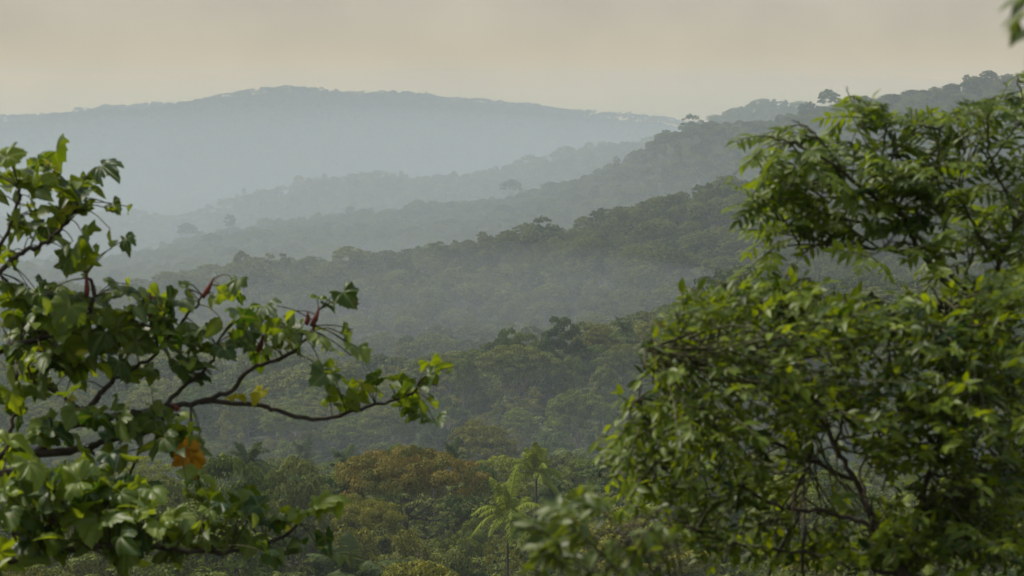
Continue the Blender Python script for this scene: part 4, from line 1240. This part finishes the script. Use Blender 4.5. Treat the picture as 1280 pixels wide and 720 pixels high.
mist_bank((-200, 2500, -230), (2100, 2200, 222), (0.64, 0.71, 0.75), 3.2e-4, 'pale mist lying in the far valley under the long mountain', 1.35)
mist_bank((60, 2950, -232), (2600, 2480, 262), (0.58, 0.66, 0.72), 2.6e-4, 'blue-grey haze thickening over the farther hills', 2.2, 0.05)
mist_bank((20, 445, -105), (330, 110, 58), (0.64, 0.73, 0.82), 6.0e-4, 'thin mist between the valley floor and the nearer wooded hill')
mist_bank((-60, 1010, -140), (330, 230, 80), (0.72, 0.79, 0.84), 7.0e-4, 'thin mist in the hollow behind the nearer wooded hill')

# ------------------------------------------------------------------ sky and sun
SUN_EL, SUN_AZ = radians(50), radians(-60)      # azimuth measured from straight ahead towards the right
w = bpy.data.worlds.new('World'); SC.world = w
w.use_nodes = True
N, L = w.node_tree.nodes, w.node_tree.links
N.clear()
out = N.new('ShaderNodeOutputWorld')
sky = N.new('ShaderNodeTexSky'); sky.sky_type = 'NISHITA'; sky.sun_disc = False
sky.sun_elevation = SUN_EL; sky.sun_rotation = SUN_AZ
sky.dust_density = 5.0; sky.air_density = 1.5; sky.altitude = 300
b1 = N.new('ShaderNodeBackground'); b1.inputs['Strength'].default_value = 0.08
L.new(sky.outputs[0], b1.inputs['Color'])
tc = N.new('ShaderNodeTexCoord')
mp = N.new('ShaderNodeMapping'); mp.inputs['Scale'].default_value = (9.0, 9.0, 13.0)
L.new(tc.outputs['Generated'], mp.inputs['Vector'])
nz = N.new('ShaderNodeTexNoise'); nz.inputs['Scale'].default_value = 2.0; nz.inputs['Detail'].default_value = 6
L.new(mp.outputs[0], nz.inputs['Vector'])
sx = N.new('ShaderNodeSeparateXYZ'); L.new(tc.outputs['Generated'], sx.inputs[0])
cr = N.new('ShaderNodeValToRGB'); cr.color_ramp.interpolation = 'B_SPLINE'                     # overcast veil: warm glow at the horizon, grey-white overhead
el = cr.color_ramp.elements
el[0].position = 0.0; el[0].color = (1.15, 0.78, 0.28, 1)
el[1].position = 1.0; el[1].color = (0.74, 0.83, 0.94, 1)
for p_, c_ in ((0.0166, (0.70, 0.56, 0.34, 1)), (0.033, (0.61, 0.545, 0.42, 1)), (0.055, (0.60, 0.545, 0.44, 1)), (0.35, (0.66, 0.70, 0.73, 1))):
    e = el.new(p_); e.color = c_
L.new(sx.outputs['Z'], cr.inputs[0])
mr = N.new('ShaderNodeMapRange'); mr.inputs['From Min'].default_value = 0.3; mr.inputs['From Max'].default_value = 0.7
mr.inputs['To Min'].default_value = 0.92; mr.inputs['To Max'].default_value = 1.09
L.new(nz.outputs['Fac'], mr.inputs['Value'])
b2 = N.new('ShaderNodeBackground')
L.new(mr.outputs[0], b2.inputs['Strength'])
L.new(cr.outputs[0], b2.inputs['Color'])
mx = N.new('ShaderNodeMixShader'); mx.inputs[0].default_value = 0.82   # share of the sky behind the overcast veil
L.new(b1.outputs[0], mx.inputs[1]); L.new(b2.outputs[0], mx.inputs[2])
L.new(mx.outputs[0], out.inputs['Surface'])

sd = bpy.data.lights.new('sun', 'SUN'); sd.energy = 5.0; sd.angle = radians(4); sd.color = (1.0, 0.93, 0.80)
so = bpy.data.objects.new('sun', sd); COL.objects.link(so)
dv = np.array([sin(SUN_AZ) * cos(SUN_EL), cos(SUN_AZ) * cos(SUN_EL), sin(SUN_EL)])
from mathutils import Vector
so.rotation_euler = Vector((-dv).tolist()).to_track_quat('-Z', 'Y').to_euler()
so.location = (0, -3, 20)

# ------------------------------------------------------------------ camera and render
cd = bpy.data.cameras.new('camera'); cam = bpy.data.objects.new('camera', cd); COL.objects.link(cam)
cd.sensor_width = 36; cd.lens = FPX / 1280 * 36
cam.location = (0, 0, 0); cam.rotation_euler = (pi / 2 - PITCH, 0, 0)
cd.clip_start = 0.1; cd.clip_end = 30000
cd.dof.use_dof = True; cd.dof.focus_distance = 260; cd.dof.aperture_fstop = 9.5
SC.camera = cam
SC.view_settings.view_transform = 'Standard'
SC.view_settings.look = 'None'
SC.view_settings.exposure = 0
SC.view_settings.gamma = 1
SC.view_settings.use_curve_mapping = False
SC.render.engine = 'CYCLES'
SC.cycles.use_denoising = True
SC.cycles.max_bounces = 6
SC.cycles.diffuse_bounces = 3
SC.cycles.glossy_bounces = 2
SC.cycles.transmission_bounces = 4
SC.cycles.volume_bounces = 2
SC.cycles.caustics_reflective = False
SC.cycles.caustics_refractive = False
